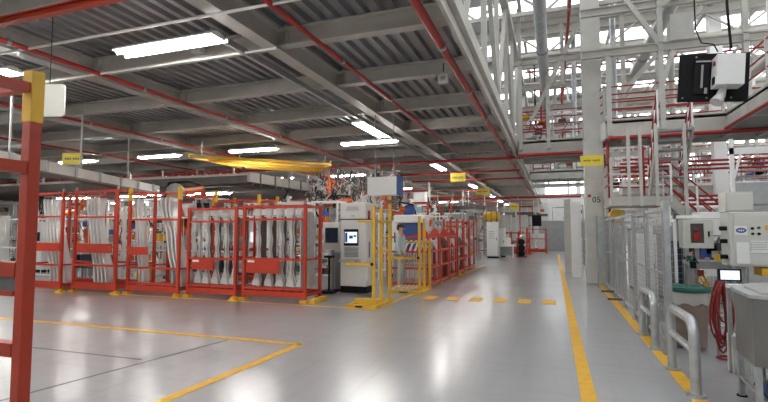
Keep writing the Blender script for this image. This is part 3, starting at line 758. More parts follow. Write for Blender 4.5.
# robots
def robot_mesh(loc,rz,label,cov=None,s=1.,lean=.0,base_h=.6,tool='grey'):
    t=thing('robot_arm',label,'robot',loc,rz)
    MB().tube([(0,0,0),(0,0,base_h-.05),(0,0,base_h)],[.3,.26,.2],14).build('pedestal','grey',t)
    z=base_h
    MB().tube([(0,0,z),(0,0,z+.25)],[.24,.22],14).box(-.16,.16,-.2,.2,z+.15,z+.5).build('turret','robot',t,bevel=.03)
    p1=Vector((.1,0,z+.35)); p2=Vector((-.15+lean,0,z+1.25)); p3=Vector((.95+lean,0,z+1.45)); p4=Vector((1.2+lean,0,z+1.15))
    MB().tube([p1,p1*.5+p2*.5,p2],[.17,.12,.14],10).tube([p1+Vector((0,-.2,0)),p1+Vector((0,.2,0))],.17,12).build('lower_arm','robot',t)
    MB().tube([p2+Vector((-.22,0,-.02)),p2,p2*.5+p3*.5,p3],[.12,.16,.11,.09],10).tube([p2+Vector((0,-.2,0)),p2+Vector((0,.2,0))],.15,12).build('upper_arm','robot',t)
    MB().tube([p3,p4],[.09,.07],8).ball(p3,.11).build('wrist','robot',t)
    g=MB().bar(p4+Vector((-.02,-.22,-.05)),p4+Vector((.02,.22,-.05)),.07).bar(p4+Vector((0,-.2,-.05)),p4+Vector((.12,-.2,-.35)),.05).bar(p4+Vector((0,.2,-.05)),p4+Vector((.12,.2,-.35)),.05)
    g.box(p4.x-.1,p4.x+.1,-.08,.08,p4.z-.12,p4.z+.02); g.build('gripper_tool',tool,t)
    MB().tube([p1+Vector((-.15,.12,0)),p2+Vector((-.3,.12,-.2)),p2+Vector((-.15,.1,.28)),p2*.4+p3*.6+Vector((0,.08,.28)),p3+Vector((0,.05,.15))],.035,8).build('hose_pack','rubber',t)
    if cov: 
        MB().ball(p2,.30,.26,.30).build('fabric_cover',cov,t)
    t.scale=(s,s,s)
    return t
robot_mesh((-15.0,12.1,0),R(160),'orange robot arm above the leftmost red rack',base_h=1.15)
robot_mesh((-10.55,11.3,0),R(90),'orange robot arm with grey fabric hood above the third red rack',cov='grey',base_h=1.45)
robot_mesh((-7.6,15.2,0),R(20),'orange robot arm with grey gripper rising behind the kiosk',base_h=1.5,s=.9)
robot_mesh((-5.3,17.4,0),R(220),'orange robot arm with blue fabric cover above the aisle racks',cov='blue',base_h=1.5,s=.85)
robot_mesh((-5.7,19.4,0),R(160),'orange robot arm behind the taller aisle racks',base_h=.9)
robot_mesh((-19.5,14,0),R(10),'orange robot arm beyond the foreground post',base_h=.9)

# welding gun clusters hung overhead above the kiosk
def gun(i,loc,rz,sc,m,lab,grp):
    r=random.Random(i); t=thing('weld_gun',lab,'welding gun',loc,rz,grp)
    b=MB().cbox(0,0,-.24,.08,.08,.52)
    for k in range(6): 
        z=-.02-.09*k; q=.05 if r.random()<.5 else -.05; b.cbox(q*r.uniform(.8,1.6),q*r.uniform(-.8,.8),z,r.uniform(.08,.2),r.uniform(.06,.14),r.uniform(.03,.08))
    b.build('gun_body',m,t)
    a=MB(); p=Vector((0,0,-.3))
    for k in range(4): 
        q=p+Vector((r.uniform(-.28,.28),r.uniform(-.2,.2),r.uniform(-.22,.18))); a.bar(p,q,.035); p=q
    a.build('gun_arm','steel',t)
    h=MB()
    for k in range(3):
        x=r.uniform(-.2,.2); h.tube([(x,0,-.3),(x+r.uniform(-.2,.2),.1,-.1),(x+r.uniform(-.2,.2),.05,.1),(x+r.uniform(-.1,.1),0,.3)],.02,6)
    h.build('cable_loop','hose' if i%5==0 else 'rubber',t)
    MB().bar((0,0,0),(0,0,.45),.02).build('hanger_rod','grey',t)
    t.scale=(sc,sc,sc)
rr=random.Random(5); k=0
for y in (13.4,14.5,15.6,16.9,18.2,19.6):
    for j in range(9):
        x=-(y*.515)-.35+j*.40*(y/15)
        if x>-y*.318: continue
        for z in (2.72*(y/15)**.4,3.25*(y/15)**.4):
            gun(k,(x+rr.uniform(-.08,.08),y+rr.uniform(-.3,.3),z+rr.uniform(-.1,.25)),rr.uniform(0,6.28),.72,['slate','pale','brown','galv','dark','robot','grey','brown','steel'][k%9],'small hanging welding gun in the tangle of tools above and behind the kiosk','welding guns hanging behind the kiosk'); k+=1
for y,z in ((12.3,2.55),(20.6,2.7)):
    for x0 in (-10.5,-14.5,-19):
        for j in range(4):
            gun(k,(x0+j*1.0+rr.uniform(-.2,.2),y+rr.uniform(-.2,.2),z+rr.uniform(-.2,.2)),rr.uniform(0,6.28),.9,['grey','pale','brown','white','steel'][k%5],'small hanging welding gun deep behind the red rack row','welding guns behind the rack row'); k+=1
for y in (21.5,23.5,26):
    for j in range(6):
        gun(k,(-9.2+j*.95+rr.uniform(-.2,.2),y,rr.uniform(2.4,3.3)),rr.uniform(0,6.28),1.0,['grey','pale','brown','white','orange','steel'][k%6],'small hanging tool cluster above the cell behind the taller aisle racks','tool clusters behind the aisle racks'); k+=1

# cell fences, cabinets, posts, bins behind the racks
def cell_fence(x0,x1,y,label,h=2.0,m='white'):
    t=thing('cell_fence',label,'fence',(x0,y,0))
    n=max(1,int((x1-x0)/1.5)); st=(x1-x0)/n
    for k in range(n+1): MB().box(k*st-.03,k*st+.03,-.03,.03,0,h).build('fence_post',m,t)
    for k in range(n):
        f=MB().box(k*st+.03,k*st+st-.03,-.015,.015,h-.06,h-.02).box(k*st+.03,k*st+st-.03,-.015,.015,h*.5-.02,h*.5+.02).box(k*st+.03,k*st+st-.03,-.015,.015,.12,.16)
        for j in range(1,5): f.bar((k*st+j*st/5,0,.14),(k*st+j*st/5,0,h-.04),.012)
        f.build('fence_panel',m,t)
cell_fence(-24,-13.5,11.0,'white barred cell fence behind foreground post and leftmost racks')
cell_fence(-13.4,-6.1,11.05,'white barred cell fence behind the middle of the red rack row')
cell_fence(-30,-8,18.5,'white barred cell fence far behind the rack row',2.3,'grey')
cs=[(-12.2,12.6,.8,1.9,'pale cabinet with dark window behind the second red rack','cream','panel'),
(-9.2,13.3,.7,1.95,'white cabinet with lit screen behind the third red rack','white','screen'),
(-18.6,12.6,.9,1.9,'white cabinet just left of the foreground post','white','panel'),
(-22.5,13.2,1.2,2.2,'white cabinet at the far left edge','white','screen'),
(-4.9,15.4,.7,1.9,'white cabinet behind the kiosk to the right','white','panel')]
for (x,y,w,h,l,m,f) in cs: cabinet((x,y,0),w,.6,h,l,m,f)
for k,x in enumerate((-14.2,-13.0,-11.6,-9.0,-7.7,-19,-21)):
    t=thing('parts_trough','dark blue parts trough low behind the racks, %s'%(ORD[k+2 if k<5 else k-5]),'trough',(x,10.75 if k not in (3,) else 10.9,0),0,'dark blue troughs behind the rack row')
    MB().prism([(-.5,.45),(.5,.45),(.55,.85),(.52,.85),(.47,.48),(-.47,.48),(-.52,.85),(-.55,.85)],'y',-.22,.14).build('trough_body','navy',t)
    for a in (-.5,.46):
        for c in (-.2,.08): MB().box(a,a+.04,c,c+.04,0,.45).build('leg','grey',t)
t=thing('yellow_carton','yellow pointed funnel seen through the second red rack','funnel',(-10.95,10.5,0))
MB().prism([(-.2,0),(.2,0),(.2,.35),(.05,.75),(-.05,.75),(-.2,.35)],'y',-.1,.1).build('funnel_body','yellow',t); MB().box(-.24,.24,-.14,.14,0,.05).build('funnel_base','dark',t)

# tall background shelving across the left bays (two rows)
def shelving(x0,n,y,h,label,bay=2.4,seed=0,m='white'):
    r=random.Random(seed); t=thing('storage_shelving',label,'shelving',(x0,y,0))
    for k in range(n+1): MB().box(k*bay-.05,k*bay+.05,-.05,.05,0,h).build('upright',m,t)
    for z in (1.2,2.3,3.2,3.9): MB().box(.0,n*bay,-.04,.04,z-.05,z+.05).build('shelf_beam','pipe' if z>3 else 'grey',t)
    MB().box(0,n*bay,.04,.9,2.26,2.30).box(0,n*bay,.04,.9,3.16,3.20).box(0,n*bay,.04,.9,1.16,1.20).build('shelf_deck','grey',t)
    for k in range(n): MB().bar((k*bay,.9,.2),((k+1)*bay,.9,h-.2),.04).build('cross_brace',m,t)
    return t
shelving(-31,9,21.5,4.4,'tall pale storage shelving in the back left bays',seed=1)
shelving(-26,8,27,4.4,'tall pale storage shelving behind the yellow lifting frame',seed=2)
shelving(-15.5,4,33,4.4,'tall pale storage shelving far left of the aisle',seed=3)
r=random.Random(9); kk=0
for (x0,n,y) in ((-31,9,21.5),(-26,8,27),(-15.5,4,33)):
    for k in range(n):
        for z in (1.2,2.3,3.2):
            for q in range(2):
                if r.random()<.3: continue
                w_=r.uniform(.5,.95); h_=r.uniform(.35,.75); 
                o=MB().box(-w_/2,w_/2,0,.7,0,h_).box(-w_/2-.02,w_/2+.02,-.02,.72,h_-.06,h_).build('storage_crate',r.choice(['white','cream','grey','pale','orange','brown','cyan','white']),loc=(x0+k*2.4+.65+q*1.1,y+.1,z))
                tag(o,'storage crate on the tall pale shelving deep in the left bays','crate','crates on the background shelving')

# ================================================================= RIGHT SIDE: FENCE
t=thing('panel_fence','grey mesh panel fence along the right of the aisle','fence',(1.38,7.0,0))
MB().box(-.2,.22,7.55,7.62,.08,1.98).build('solid_panel','galv',t); MB().box(-.24,-.2,7.53,7.64,0,2.0).build('fence_post','grey',t)
ys=[.12,1.4,2.65,3.95,5.2,6.4,7.5]
for k in range(6):
    a,b=ys[k]+.03,ys[k+1]-.03
    z1=1.9
    MB().box(-.004,.004,a+.03,b-.03,.15,z1-.04).build('wire_infill','mesh',t)
    f=MB().box(-.02,.02,a,b,z1-.05,z1).box(-.02,.02,a,b,.10,.15).box(-.02,.02,a,a+.04,.15,z1).box(-.02,.02,b-.04,b,.15,z1)
    f.box(-.015,.015,a,b,1.0,1.03); f.build('panel_frame','galv',t)
for y in ys[1:]: MB().box(-.03,.03,y-.03,y+.03,0,1.94).build('fence_post','grey',t); 
for y in ys: MB().box(-.07,.07,y-.07,y+.07,0,.012).build('foot_plate','grey',t)
for y in (0,.10): MB().box(-.035,.035,y-.03,y+.03,0,1.98).build('corner_post','galv',t)
MB().box(-.3,-.02,4.3,4.36,.10,.14).box(-.3,-.02,5.7,5.76,.10,.14).build('kick_bracket','brown',t)
t=thing('panel_fence','short grey fence panel facing the viewer behind the green lidded bin','fence',(1.46,8.6,0))
MB().box(0,1.0,-.02,.02,1.78,1.83).box(0,1.0,-.02,.02,.1,.15).box(0,.04,-.02,.02,0,1.83).box(.33,.37,-.02,.02,0,1.83).build('panel_frame','white',t)
g=MB()
for k in range(7): g.box(.06+k*.04,.068+k*.04,-.005,.005,.15,1.4)
for k in range(14): g.box(.05,.33,-.005,.005,.2+k*.09,.208+k*.09)
g.build('wire_grid','grey',t)
t=thing('dark_screen_panel','black gridded panel standing behind the short fence','panel',(1.85,8.95,0))
MB().box(-.12,.14,0,.02,.5,1.42).build('panel_sheet','navy',t)
g=MB()
for k in range(4): g.box(-.12+k*.08,-.113+k*.08,-.006,0,.5,1.42)
for k in range(10): g.box(-.12,.14,-.006,0,.5+k*.1,.507+k*.1)
g.build('grid_lines','grey',t); MB().box(-.1,-.07,0,.03,0,.5).box(.1,.13,0,.03,0,.5).build('leg','grey',t)

# ================================================================= BARRIERS
def hoop():
    pts=[(0,0,.02),(0,0,.55)]
    for k in range(1,7): a=k*PI/12; pts.append((0,.16-.16*math.cos(a),.55+.16*math.sin(a)))
    pts+= [(0,.8,.71)]
    for k in range(1,7): a=k*PI/12; pts.append((0,.80+.16*math.sin(a),.55+.16*math.cos(a)))
    pts.append((0,.96,.02)); return pts
t=thing('hoop_barrier','galvanised hoop barrier, nearer of the two on the yellow line','barrier',(1.27,5.42,0))
MB().tube(hoop(),.048,14).build('hoop_tube','galv',t); MB().tube([(0,.04,.42),(0,.92,.42)],.036,12).build('cross_tube','galv',t)
for y in (0,.96): 
    f=MB().tube([(0,y,0),(0,y,.02)],.085,16).build('base_flange','galv',t)
dup(t,(1.27,7.35,0),0,'galvanised hoop barrier, farther of the two on the yellow line')

# floor markings
def mark(x0,x1,y0,y1,l,z=.004): 
    o=MB().box(x0,x1,y0,y1,.0005,z).build('floor_line','line'); tag(o,l,'floor marking')
mark(.22,.36,-2,33,'long yellow line down the centre right of the aisle')
for k,(a,b) in enumerate(((-2,5.3),(5.52,6.28),(6.48,7.25),(7.45,8.2),(8.4,15.3))):
    mark(1.20,1.34,a,b,'yellow line under the hoop barriers, %s segment'%['nearest','second','middle','fourth','farthest'][k])
b=MB().bar((-3.42,9.1,.002),(-2.95,22,.002),.10,.003).build('floor_line','line'); tag(b,'yellow line along the left edge of the aisle','floor marking')
mark(-13.6,-3.42,9.0,9.08,'yellow line in front of the red rack row')
b=MB().bar((-14,5.83,.002),(-3.35,5.97,.002),.11,.003).build('floor_line','line'); tag(b,'yellow line of the empty floor bay, the side running left','floor marking')
b=MB().bar((-3.36,6.02,.002),(-3.58,1.5,.002),.12,.003).build('floor_line','line'); tag(b,'yellow line of the empty floor bay, the side running to the viewer','floor marking')
for k in range(6):
    o=MB().box(-.14,.14,-.3,.3,.0005,.004).build('crossing_dash','line',loc=(-2.76+k*.53,11.05+k*.04,0)); tag(o,'yellow crossing dash painted on the aisle, %s of six'%ORD[k],'floor marking','yellow crossing dashes')
# saw-cut joints with worn yellow remains
for k,(p,q,l) in enumerate((((-12,4.5),(-4.83,4.62),'dark sawn floor joint running left inside the empty bay'),((-4.95,2.9),(-4.5,5.86),'dark sawn floor joint running diagonally inside the empty bay'))):
    o=MB().bar((p[0],p[1],.001),(q[0],q[1],.001),.03,.002).build('floor_joint','slate'); tag(o,l,'floor joint')

# ================================================================= BIN, HOSES, TABLE
t=thing('refuse_bin','brown bagged refuse bin with dark green lid rim','bin',(1.74,7.65,0))
MB().tube([(0,0,.02),(0,0,.4),(0,0,.72)],[.20,.225,.235],20).build('bin_body','bag',t)
b=MB(); n=28; vs=[]
for i,(z,rd) in enumerate(((.60,.242),(.68,.252),(.77,.25))):
    for j in range(n): a=2*PI*j/n; q=rd+.008*math.sin(j*3.1+i*2); vs.append((q*math.cos(a),q*math.sin(a),z+.02*math.sin(j*1.7)))
b.add(vs,[(i*n+j,i*n+(j+1)%n,(i+1)*n+(j+1)%n,(i+1)*n+j) for i in range(2) for j in range(n)],True); b.build('bag_collar','film',t)
MB().tube([(0,0,.76),(0,0,.78),(0,0,.82)],[.27,.275,.25],24).tube([(-.12,0,.82),(-.12,0,.85)],[.1,.08],12).tube([(.12,.02,.82),(.12,.02,.84)],[.08,.06],12).build('lid','green',t)

t=thing('hose_bundle','bundle of looped red hoses hanging beside the green lidded bin','hose',(1.98,7.2,0))
MB().box(-.02,.02,.05,.09,0,1.0).bar((0,.07,.96),(0,-.04,.96),.03).build('hook_post','grey',t)
r=random.Random(3)
for k in range(9):
    w_=r.uniform(.05,.12); d_=r.uniform(.5,.90); c=r.uniform(-.03,.03); pts=[]
    for i in range(17):
        a=2*PI*i/16; pts.append((c+w_*math.sin(a)*(1.-.4*math.cos(a)),-.05-.01*k+.01*math.sin(3*a),.96-d_/2+d_/2*math.cos(a)))
    MB().tube(pts,.012,6,cap=False).build('hose_loop','hose',t)
pts=[(0,-.1,.2)]
for i in range(26): a=i*.5; pts.append((.03+.13*math.cos(a)*(1-i*.01),-.16+.10*math.sin(a),.018+.003*(i//8)))
MB().tube(pts,.012,6).build('hose_coil','hose',t)

# stainless bench with polygon plan
t=thing('stainless_cabinet','stainless cabinet bench on legs at the right edge','bench',(.05,0,-.01))
poly=[(1.60,5.58),(1.50,4.90),(2.05,4.2),(3.0,4.2),(3.0,6.3),(1.95,6.30)]
poly=[(1.62,5.62),(1.56,4.98),(2.2,4.55),(3.2,4.55),(3.2,6.0),(1.95,6.1)]
MB().prism(poly,'z',.44,1.02).build('side_skirt','benchgrey',t)
def off(p,k): cx,cy=2.4,5.3; return [(cx+(a-cx)*k,cy+(b-cy)*k) for a,b in p]
MB().prism(off(poly,1.03),'z',1.02,1.05).build('bench_top','galv',t)
MB().prism(off(poly,.9),'z',1.05,1.065).build('top_inset','steel',t)
for (x,y) in ((1.64,5.58),(1.59,5.0),(2.2,4.6),(3.15,4.6),(3.15,5.95),(1.97,6.05)):
    l=MB().box(x-.022,x+.022,y-.022,y+.022,.02,1.02).build('leg','galv',t); MB().tube([(x,y,0),(x,y,.02)],.045,12).build('rubber_foot','rubber',l)
MB().bar((1.64,5.58,.2),(1.59,5.0,.2),.03).bar((1.59,5.0,.14),(2.2,4.6,.14),.03).build('lower_rail','galv',t)
for k in range(12): MB().box(1.85+.1*(k%5),1.91+.1*(k%5),5.0+.09*(k%4),5.05+.09*(k%4),.03,.12+.03*(k%6)).build('stored_fitting',['yellow','dark','grey','rubber','slate','white'][k%6],t)
MB().prism(off(poly,.82),'z',.0+.10,.13).build('lower_shelf','slate',t)
for k,(m_,x,y) in enumerate((('blue',1.75,5.5),('blue',1.72,5.2),('yellow',1.9,5.3),('rubber',2.0,5.1),('green',2.1,5.4))):
    pts=[(x,y,.48),(x+.03,y+.02,.3),(x-.03,y,.15),(x+.08,y+.05,.03),(x+.3,y+.1,.02)]
    MB().tube(pts,.010,6).build('cable',m_,t)
o=MB().box(-.2,.2,-.1,.1,0,.10).box(-.2,-.17,-.1,.1,.10,.2).build('yellow_carton','yellow',loc=(2.1,5.5,.3)) if False else None

# small screen + keypad next to bench
t=thing('panel_display','small tilted operator display on an arm above stainless bench','display',(1.86,6.35,0))
MB().box(-.11,.11,0,.05,1.03,1.16).build('display_case','dark',t); MB().box(-.09,.09,-.006,0,1.045,1.145).build('lit_screen','screen',t)
MB().box(-.05,.10,-.10,-.0,.96,1.0).build('keypad','white',t); MB().box(-.02,.02,.05,.09,0,1.06).build('stand_post','grey',t)
MB().box(.0,.16,.0,.2,0,.42).build('stand_base','cream',t)

# ================================================================= CONTROL CABINETS
t=thing('control_cabinet','large cream control cabinet with blue oval badge and four buttons','cabinet',(2.66,7.5,0))
MB().box(-.45,.75,0,.35,1.12,1.84).build('cabinet_body','cream',t,bevel=.012)
MB().box(-.40,.28,-.02,0,1.15,1.80).build('door','cream',t)
MB().box(-.38,-.24,-.024,-.02,1.16,1.44).build('paper_notice','white',t)
n_=MB().box(-.23,.0,-.026,-.02,1.30,1.46).build('paper_notice','white',t)
m=MB().box(-.225,-.222,-.028,-.026,1.33,1.45)
for k in range(5): m.box(-.225,-.02-.03*(k%2),-.028,-.026,1.345+k*.022,1.351+k*.022)
m.build('notice_lines','grey',n_)
b=MB().box(-.395,-.255,-.024,-.02,1.535,1.655).build('badge_plate','white',t)
el=[(-.325+.058*math.cos(a*PI/12),1.595+.034*math.sin(a*PI/12)) for a in range(24)]
q=MB().prism(el,'y',-.028,-.024).build('badge_oval','blue',b)
MB().box(-.365,-.285,-.031,-.028,1.591,1.599).box(-.35,-.343,-.031,-.028,1.58,1.61).box(-.328,-.321,-.031,-.028,1.575,1.615).box(-.306,-.299,-.031,-.028,1.58,1.61).build('badge_marks','white',q)
for (x,z,c) in ((-.20,1.62,'dark'),(-.13,1.63,'green'),(-.20,1.55,'dark'),(-.13,1.55,'dark')): MB().tube([(x,-.035,z),(x,-.02,z)],.018,12).build('push_button',c,t)
MB().box(-.06,.06,-.03,-.02,1.60,1.66).build('warning_label','yellow',t)
MB().box(-.42,-.38,.05,.3,0,1.12).build('stand_leg','galv',t); MB().box(.65,.69,.05,.3,0,1.12).build('stand_leg','galv',t)
MB().box(-.10,.75,.02,.3,1.0,1.10).build('yellow_tray','yellow',t)
for z in (1.24,1.45,1.62): MB().tube([(-.53,.1,z),(-.45,.1,z)],.03,8).build('side_plug','dark',t)
o=MB().box(-.15,.16,0,.3,0,.26).box(-.135,.145,-.012,0,.02,.24).box(.11,.12,-.02,-.012,.11,.14).build('junction_cabinet','cream',loc=(2.34,7.52,1.845),bevel=.006); tag(o,'smaller cream box standing on top of the large control cabinet','cabinet')
# glass door box
t=thing('fire_equipment_box','cream box with dark window showing a red device, left of control cabinet','box',(2.1,8.5,0))
MB().box(-.2,.2,.03,.28,1.32,1.76).build('box_body','cream',t,bevel=.01)
MB().box(-.2,-.1,0,.03,1.32,1.76).box(.08,.2,0,.03,1.32,1.76).box(-.1,.08,0,.03,1.32,1.40).box(-.1,.08,0,.03,1.70,1.76).build('door_frame','cream',t)
MB().box(-.1,.08,.024,.032,1.40,1.70).build('window_recess','brown',t)
MB().box(-.06,.03,.0,.024,1.44,1.56).ball((-.02,.0,1.60),.025).build('red_device','pipe',t); MB().box(.13,.15,-.015,0,1.5,1.58).build('handle','dark',t)
MB().box(-.03,.03,.1,.16,0,1.32).build('stand_post','galv',t)
MB().tube([(-.05,.1,1.32),(-.06,.05,1.2),(0,.05,1.05)],.02,6).build('red_hose','hose',t)
# grey shelf unit with fittings under it
t=thing('valve_bench','grey bench crowded with small valves and hoses beside the bin','bench',(2.25,8.2,0))
MB().box(-.35,.35,0,.4,1.08,1.14).box(-.35,.35,0,.02,1.03,1.08).build('bench_top','grey',t)
for x in (-.33,.29): 
    for y in (.02,.34): MB().box(x,x+.04,y,y+.04,0,1.08).build('leg','galv',t)
r=random.Random(4)
for k in range(44):
    x=r.uniform(-.36,.34); y=r.uniform(-.16,.2); z=r.uniform(.5,1.25); b=MB()
    if k%3==0: b.tube([(x,y,z),(x+r.uniform(-.08,.08),y,z+.12),(x+r.uniform(-.1,.1),y-.05,z+.05)],.014,6)
    elif k%3==1: b.tube([(x,y,z),(x,y,z+.09)],.03,10)
    else: b.cbox(x,y,z,.07,.06,.09)
    b.build('valve_fitting',['yellow','steel','dark','pale','green','hose','grey','white'][k%8],t)
MB().box(-.34,.34,.1,.12,.3,.34).box(-.34,.34,.1,.12,.7,.74).build('pipe_rail','galv',t)
# background cabinets on the right
cs2=[(3.4,9.6,.7,2.1,'pale cabinet standing right behind the large control cabinet','steel','none'),(3.5,12.2,.9,2.0,'white cabinet behind the stair foot','white','vents'),(5.2,13.2,1.,2.2,'grey cabinet right of the stair foot','grey','panel'),(2.6,12.6,.6,1.7,'grey cabinet seen through the fence mesh','grey','vents'),(2.3,14.2,.7,1.6,'white cabinet below the stair landing','white','panel'),(4.3,11.2,.7,1.8,'cream cabinet behind the cream box','cream','vents'),(1.9,11.6,.4,1.5,'narrow white cabinet close behind the fence mesh','white','none')]
for (x,y,w,h,l,m_,f) in cs2: cabinet((x,y,0),w,.6,h,l,m_,f)
# steel hood box above cabinet
t=thing('steel_hood','steel plate hood in a white frame above the control cabinet','hood',(2.86,8.6,0))
MB().box(-.22,.32,0,.3,1.98,2.34).build('hood_body','steel',t,bevel=.02)
for x in (-.27,.34): MB().box(x,x+.05,0,.05,0,3.0).build('frame_post','white',t)
MB().box(-.27,.39,0,.05,2.76,2.86).build('frame_rail','white',t); MB().bar((-.24,.02,2.34),(-.12,.02,2.8),.03).bar((.36,.02,2.34),(.26,.02,2.8),.03).build('frame_brace','white',t)

# ================================================================= WHITE LOCKER POSTS
t=thing('white_pillar_box','tall narrow white box standing left of the numbered column','box',(.74,17.3,0)); MB().box(-.16,.16,0,.3,0,2.55).build('box_body','white',t,bevel=.01); MB().box(-.14,.14,-.01,0,.05,2.5).build('front_cover','white',t)
t=thing('grey_guide_post','slim grey post just left of the tall white box','post',(.52,19.0,0)); MB().box(-.12,.12,0,.2,.02,2.75).build('post_shaft','offwhite',t); MB().box(-.16,.16,-.04,.24,0,.02).build('foot_plate','grey',t)
o=MB().ball((0,0,.14),.16,.16,.14).tube([(0,0,-.02),(0,0,.10)],.2,12).build('dome_cap','pale',loc=(.9,16.9,0)); tag(o,'x','x'); bpy.data.objects.remove(o)

# ================================================================= RAILINGS / STAIRS
def railing(pts,label,h=1.05,rails=3,post_gap=1.3,mr='pipe',mp='offwhite',top=1.05):
    p0=Vector(pts[0]); t=thing('guard_railing',label,'railing',p0)
    for a,b in zip(pts,pts[1:]):
        a=Vector(a)-p0; b=Vector(b)-p0; L=(b-a).length; n=max(1,round(L/post_gap))
        for k in range(n+1):
            p=a+(b-a)*k/n; MB().box(p.x-.035,p.x+.035,p.y-.02,p.y+.02,p.z,p.z+h).build('post',mp,t)
        for j in range(rails):
            z=Vector((0,0,h-.04-j*h/(rails+.35))); MB().tube([a+z,b+z],.022,6).build('rail',mr,t)
    return t
railing([(1.5,14.98,4.79),(4.4,14.98,4.79)],'red railing with white posts on the near platform edge',1.0,4)
railing([(-1.0,17.3,4.76),(1.1,17.3,4.76)],'red railing with white posts on the far platform leg above the aisle',1.05,4,1.05)
railing([(1.12,17.3,4.78),(1.48,15.05,4.79)],'red railing on the short slanting platform edge',1.05,4,1.1)
railing([(4.5,14.9,4.79),(4.5,6.2,4.79)],'red railing on the right platform edge towards the viewer',1.05,3)
railing([(-1.0,26.1,4.71),(2.0,26.1,4.71)],'red railing on the distant platform over the aisle',1.05,3)
railing([(1.6,16.5,4.79),(12,16.5,4.79)],'red railing on the rear edge of the near platform',1.0,3,1.6)
railing([(-1.0,19.9,4.76),(1.1,19.9,4.76)],'red railing on the rear edge of the far platform leg',1.05,3,1.05)
# landing with posts
t=bpy.data.objects.new('stair_landing',None); col.objects.link(t); struct(t)
MB().box(1.42,2.75,13.4,15.2,2.22,2.45).build('landing_deck','beige',t)
for x in (1.85,2.12,2.48,3.1): MB().box(x-.035,x+.035,13.37,13.44,2.2 if x<3 else 0,4.24).build('hanger_post','offwhite',t)
MB().box(2.68,2.76,13.42,13.5,0,2.2).build('landing_leg','white',t); MB().box(1.44,1.52,15.0,15.1,0,2.2).build('landing_leg','white',t)
railing([(1.45,13.5,2.46),(1.45,15.1,2.46)],'red railing on the stair landing, outer side',1.0,3)
railing([(1.5,15.15,2.46),(2.7,15.15,2.46)],'red railing on the stair landing, rear side',1.0,3)
def stair(p,q,w,n,label,across='y'):
    p=Vector(p); q=Vector(q); t=thing('steel_stair',label,'stairs',p); d=q-p
    for s in (0,w):
        o=Vector((0,s,0)) if across=='y' else Vector((s,0,0))
        MB().bar(o,d+o,.05,.22).build('stringer','beige',t)
        for k in range(5):
            a=o+d*k/4; MB().bar(a,a+Vector((0,0,.95)),.04).build('handrail_post','white',t)
        for z in (.95,.6,.3): MB().tube([o+Vector((0,0,z)),d+o+Vector((0,0,z))],.022,6).build('handrail','pipe',t)
    for k in range(n):
        a=d*(k+.5)/n
        if across=='y': MB().box(a.x-.14,a.x+.14,.02,w-.02,a.z-.02,a.z+.02).build('tread','grey',t)
        else: MB().box(.02,w-.02,a.y-.14,a.y+.14,a.z-.02,a.z+.02).build('tread','grey',t)
    return t
stair((2.80,13.5,2.3),(5.0,13.5,.05),.9,11,'lower flight of steel stairs with red handrails running down to the right')
stair((2.55,14.9,2.46),(2.55,13.45,4.2),.75,8,'upper flight of steel stairs rising from landing to platform','x')
t=thing('yellow_housing','yellow machine housing below the stair landing beside the column','machine',(1.62,13.9,0))
MB().prism([(-.18,1.75),(.10,1.75),(.17,1.9),(.17,2.12),(-.10,2.15),(-.18,2.05)],'y',0,.4).build('housing','yellow',t); MB().tube([(-.09,-.02,1.85),(-.09,.0,1.85)],.07,12).build('dark_port','dark',t); MB().box(-.1,.1,.1,.3,0,1.75).build('stand','galv',t)

# ================================================================= BACKGROUND RIGHT
def gallery(y,z,x0,x1,label,mf='beige'):
    t=thing('rear_gallery',label,'gallery',(x0,y,0))
    MB().box(0,x1-x0,0,1.2,z-.35,z).build('deck_beam',mf,t); MB().box(0,x1-x0,-.05,0,z-.1,z).build('toe_board','white',t)
    n=int((x1-x0)/1.2)
    for k in range(n+1): MB().box(k*1.2-.03,k*1.2+.03,0,.05,z,z+1.05).build('post','white',t)
    for j in range(3): MB().tube([(0,.02,z+1.0-j*.32),(x1-x0,.02,z+1.0-j*.32)],.028,6).build('rail','pipe',t)
    for k in range(0,n+1,3): MB().box(k*1.2-.08,k*1.2+.08,.5,.66,0,z-.35).build('support_leg','beige',t)
gallery(20.5,3.35,2.6,12,'raised gallery with red rails seen behind the stairs')
gallery(25,3.5,2.0,12,'second raised gallery with red rails deeper behind the stairs')
gallery(30,5.2,2.0,12,'high gallery with red rails at the back of the atrium')
for k,(y,z,l,m_) in enumerate(((18.6,2.75,'red horizontal pipe bundle behind the stairs, lower','pipe'),(18.7,3.95,'red horizontal pipe bundle behind the stairs, upper','pipe'),(19,2.3,'white cable duct behind the stairs','white'),(23.5,5.6,'grey duct high behind the railing','galv'),(24,6.4,'red pipe high behind the steel frames','pipe'),(26,7.6,'grey round duct high in the atrium','galv'),(21,8.4,'red pipe crossing high near the skylights','pipe'))):
    t=thing('service_run',l,'service pipe',(2.3 if k<3 else -1,y,z))
    for j in range(3 if m_=='pipe' and k<2 else 1): MB().tube([(0,0,-j*.14),(9.6,0,-j*.14)],.04 if m_=='pipe' else .12,8).build('run',m_,t)
    for x in (1.5,4.5,7.5): MB().bar((x,0,0),(x,0,.5),.03).build('hanger_rod','grey',t)
for k,(x,y,z0,z1,m_,l) in enumerate(((-.35,19.4,5.3,10.0,'pipe','thin red drop pipe left of the high brace'),(.95,21,5.5,10.0,'galv','grey vertical duct behind the high brace'),(.5,23,4.8,10.0,'pipe','thin red drop pipe behind the far platform'),(2.1,17.9,4.8,10.0,'galv','grey vertical duct right of the big column'),(3.9,18.2,0,9.6,'beige','beige vertical duct behind the stairs'),(-.7,24,4.8,10.0,'dark','dark vertical cable riser by the truss'),(6.6,17.8,0,9.6,'white','white vertical duct at the right edge'),(3.1,19,0,4.6,'pipe','thin red riser behind the stairs'))):
    pipe([(x,y,z0),(x,y,z1)],.04 if m_ in('pipe','dark') else .1,l,m_,'vertical_riser','riser')
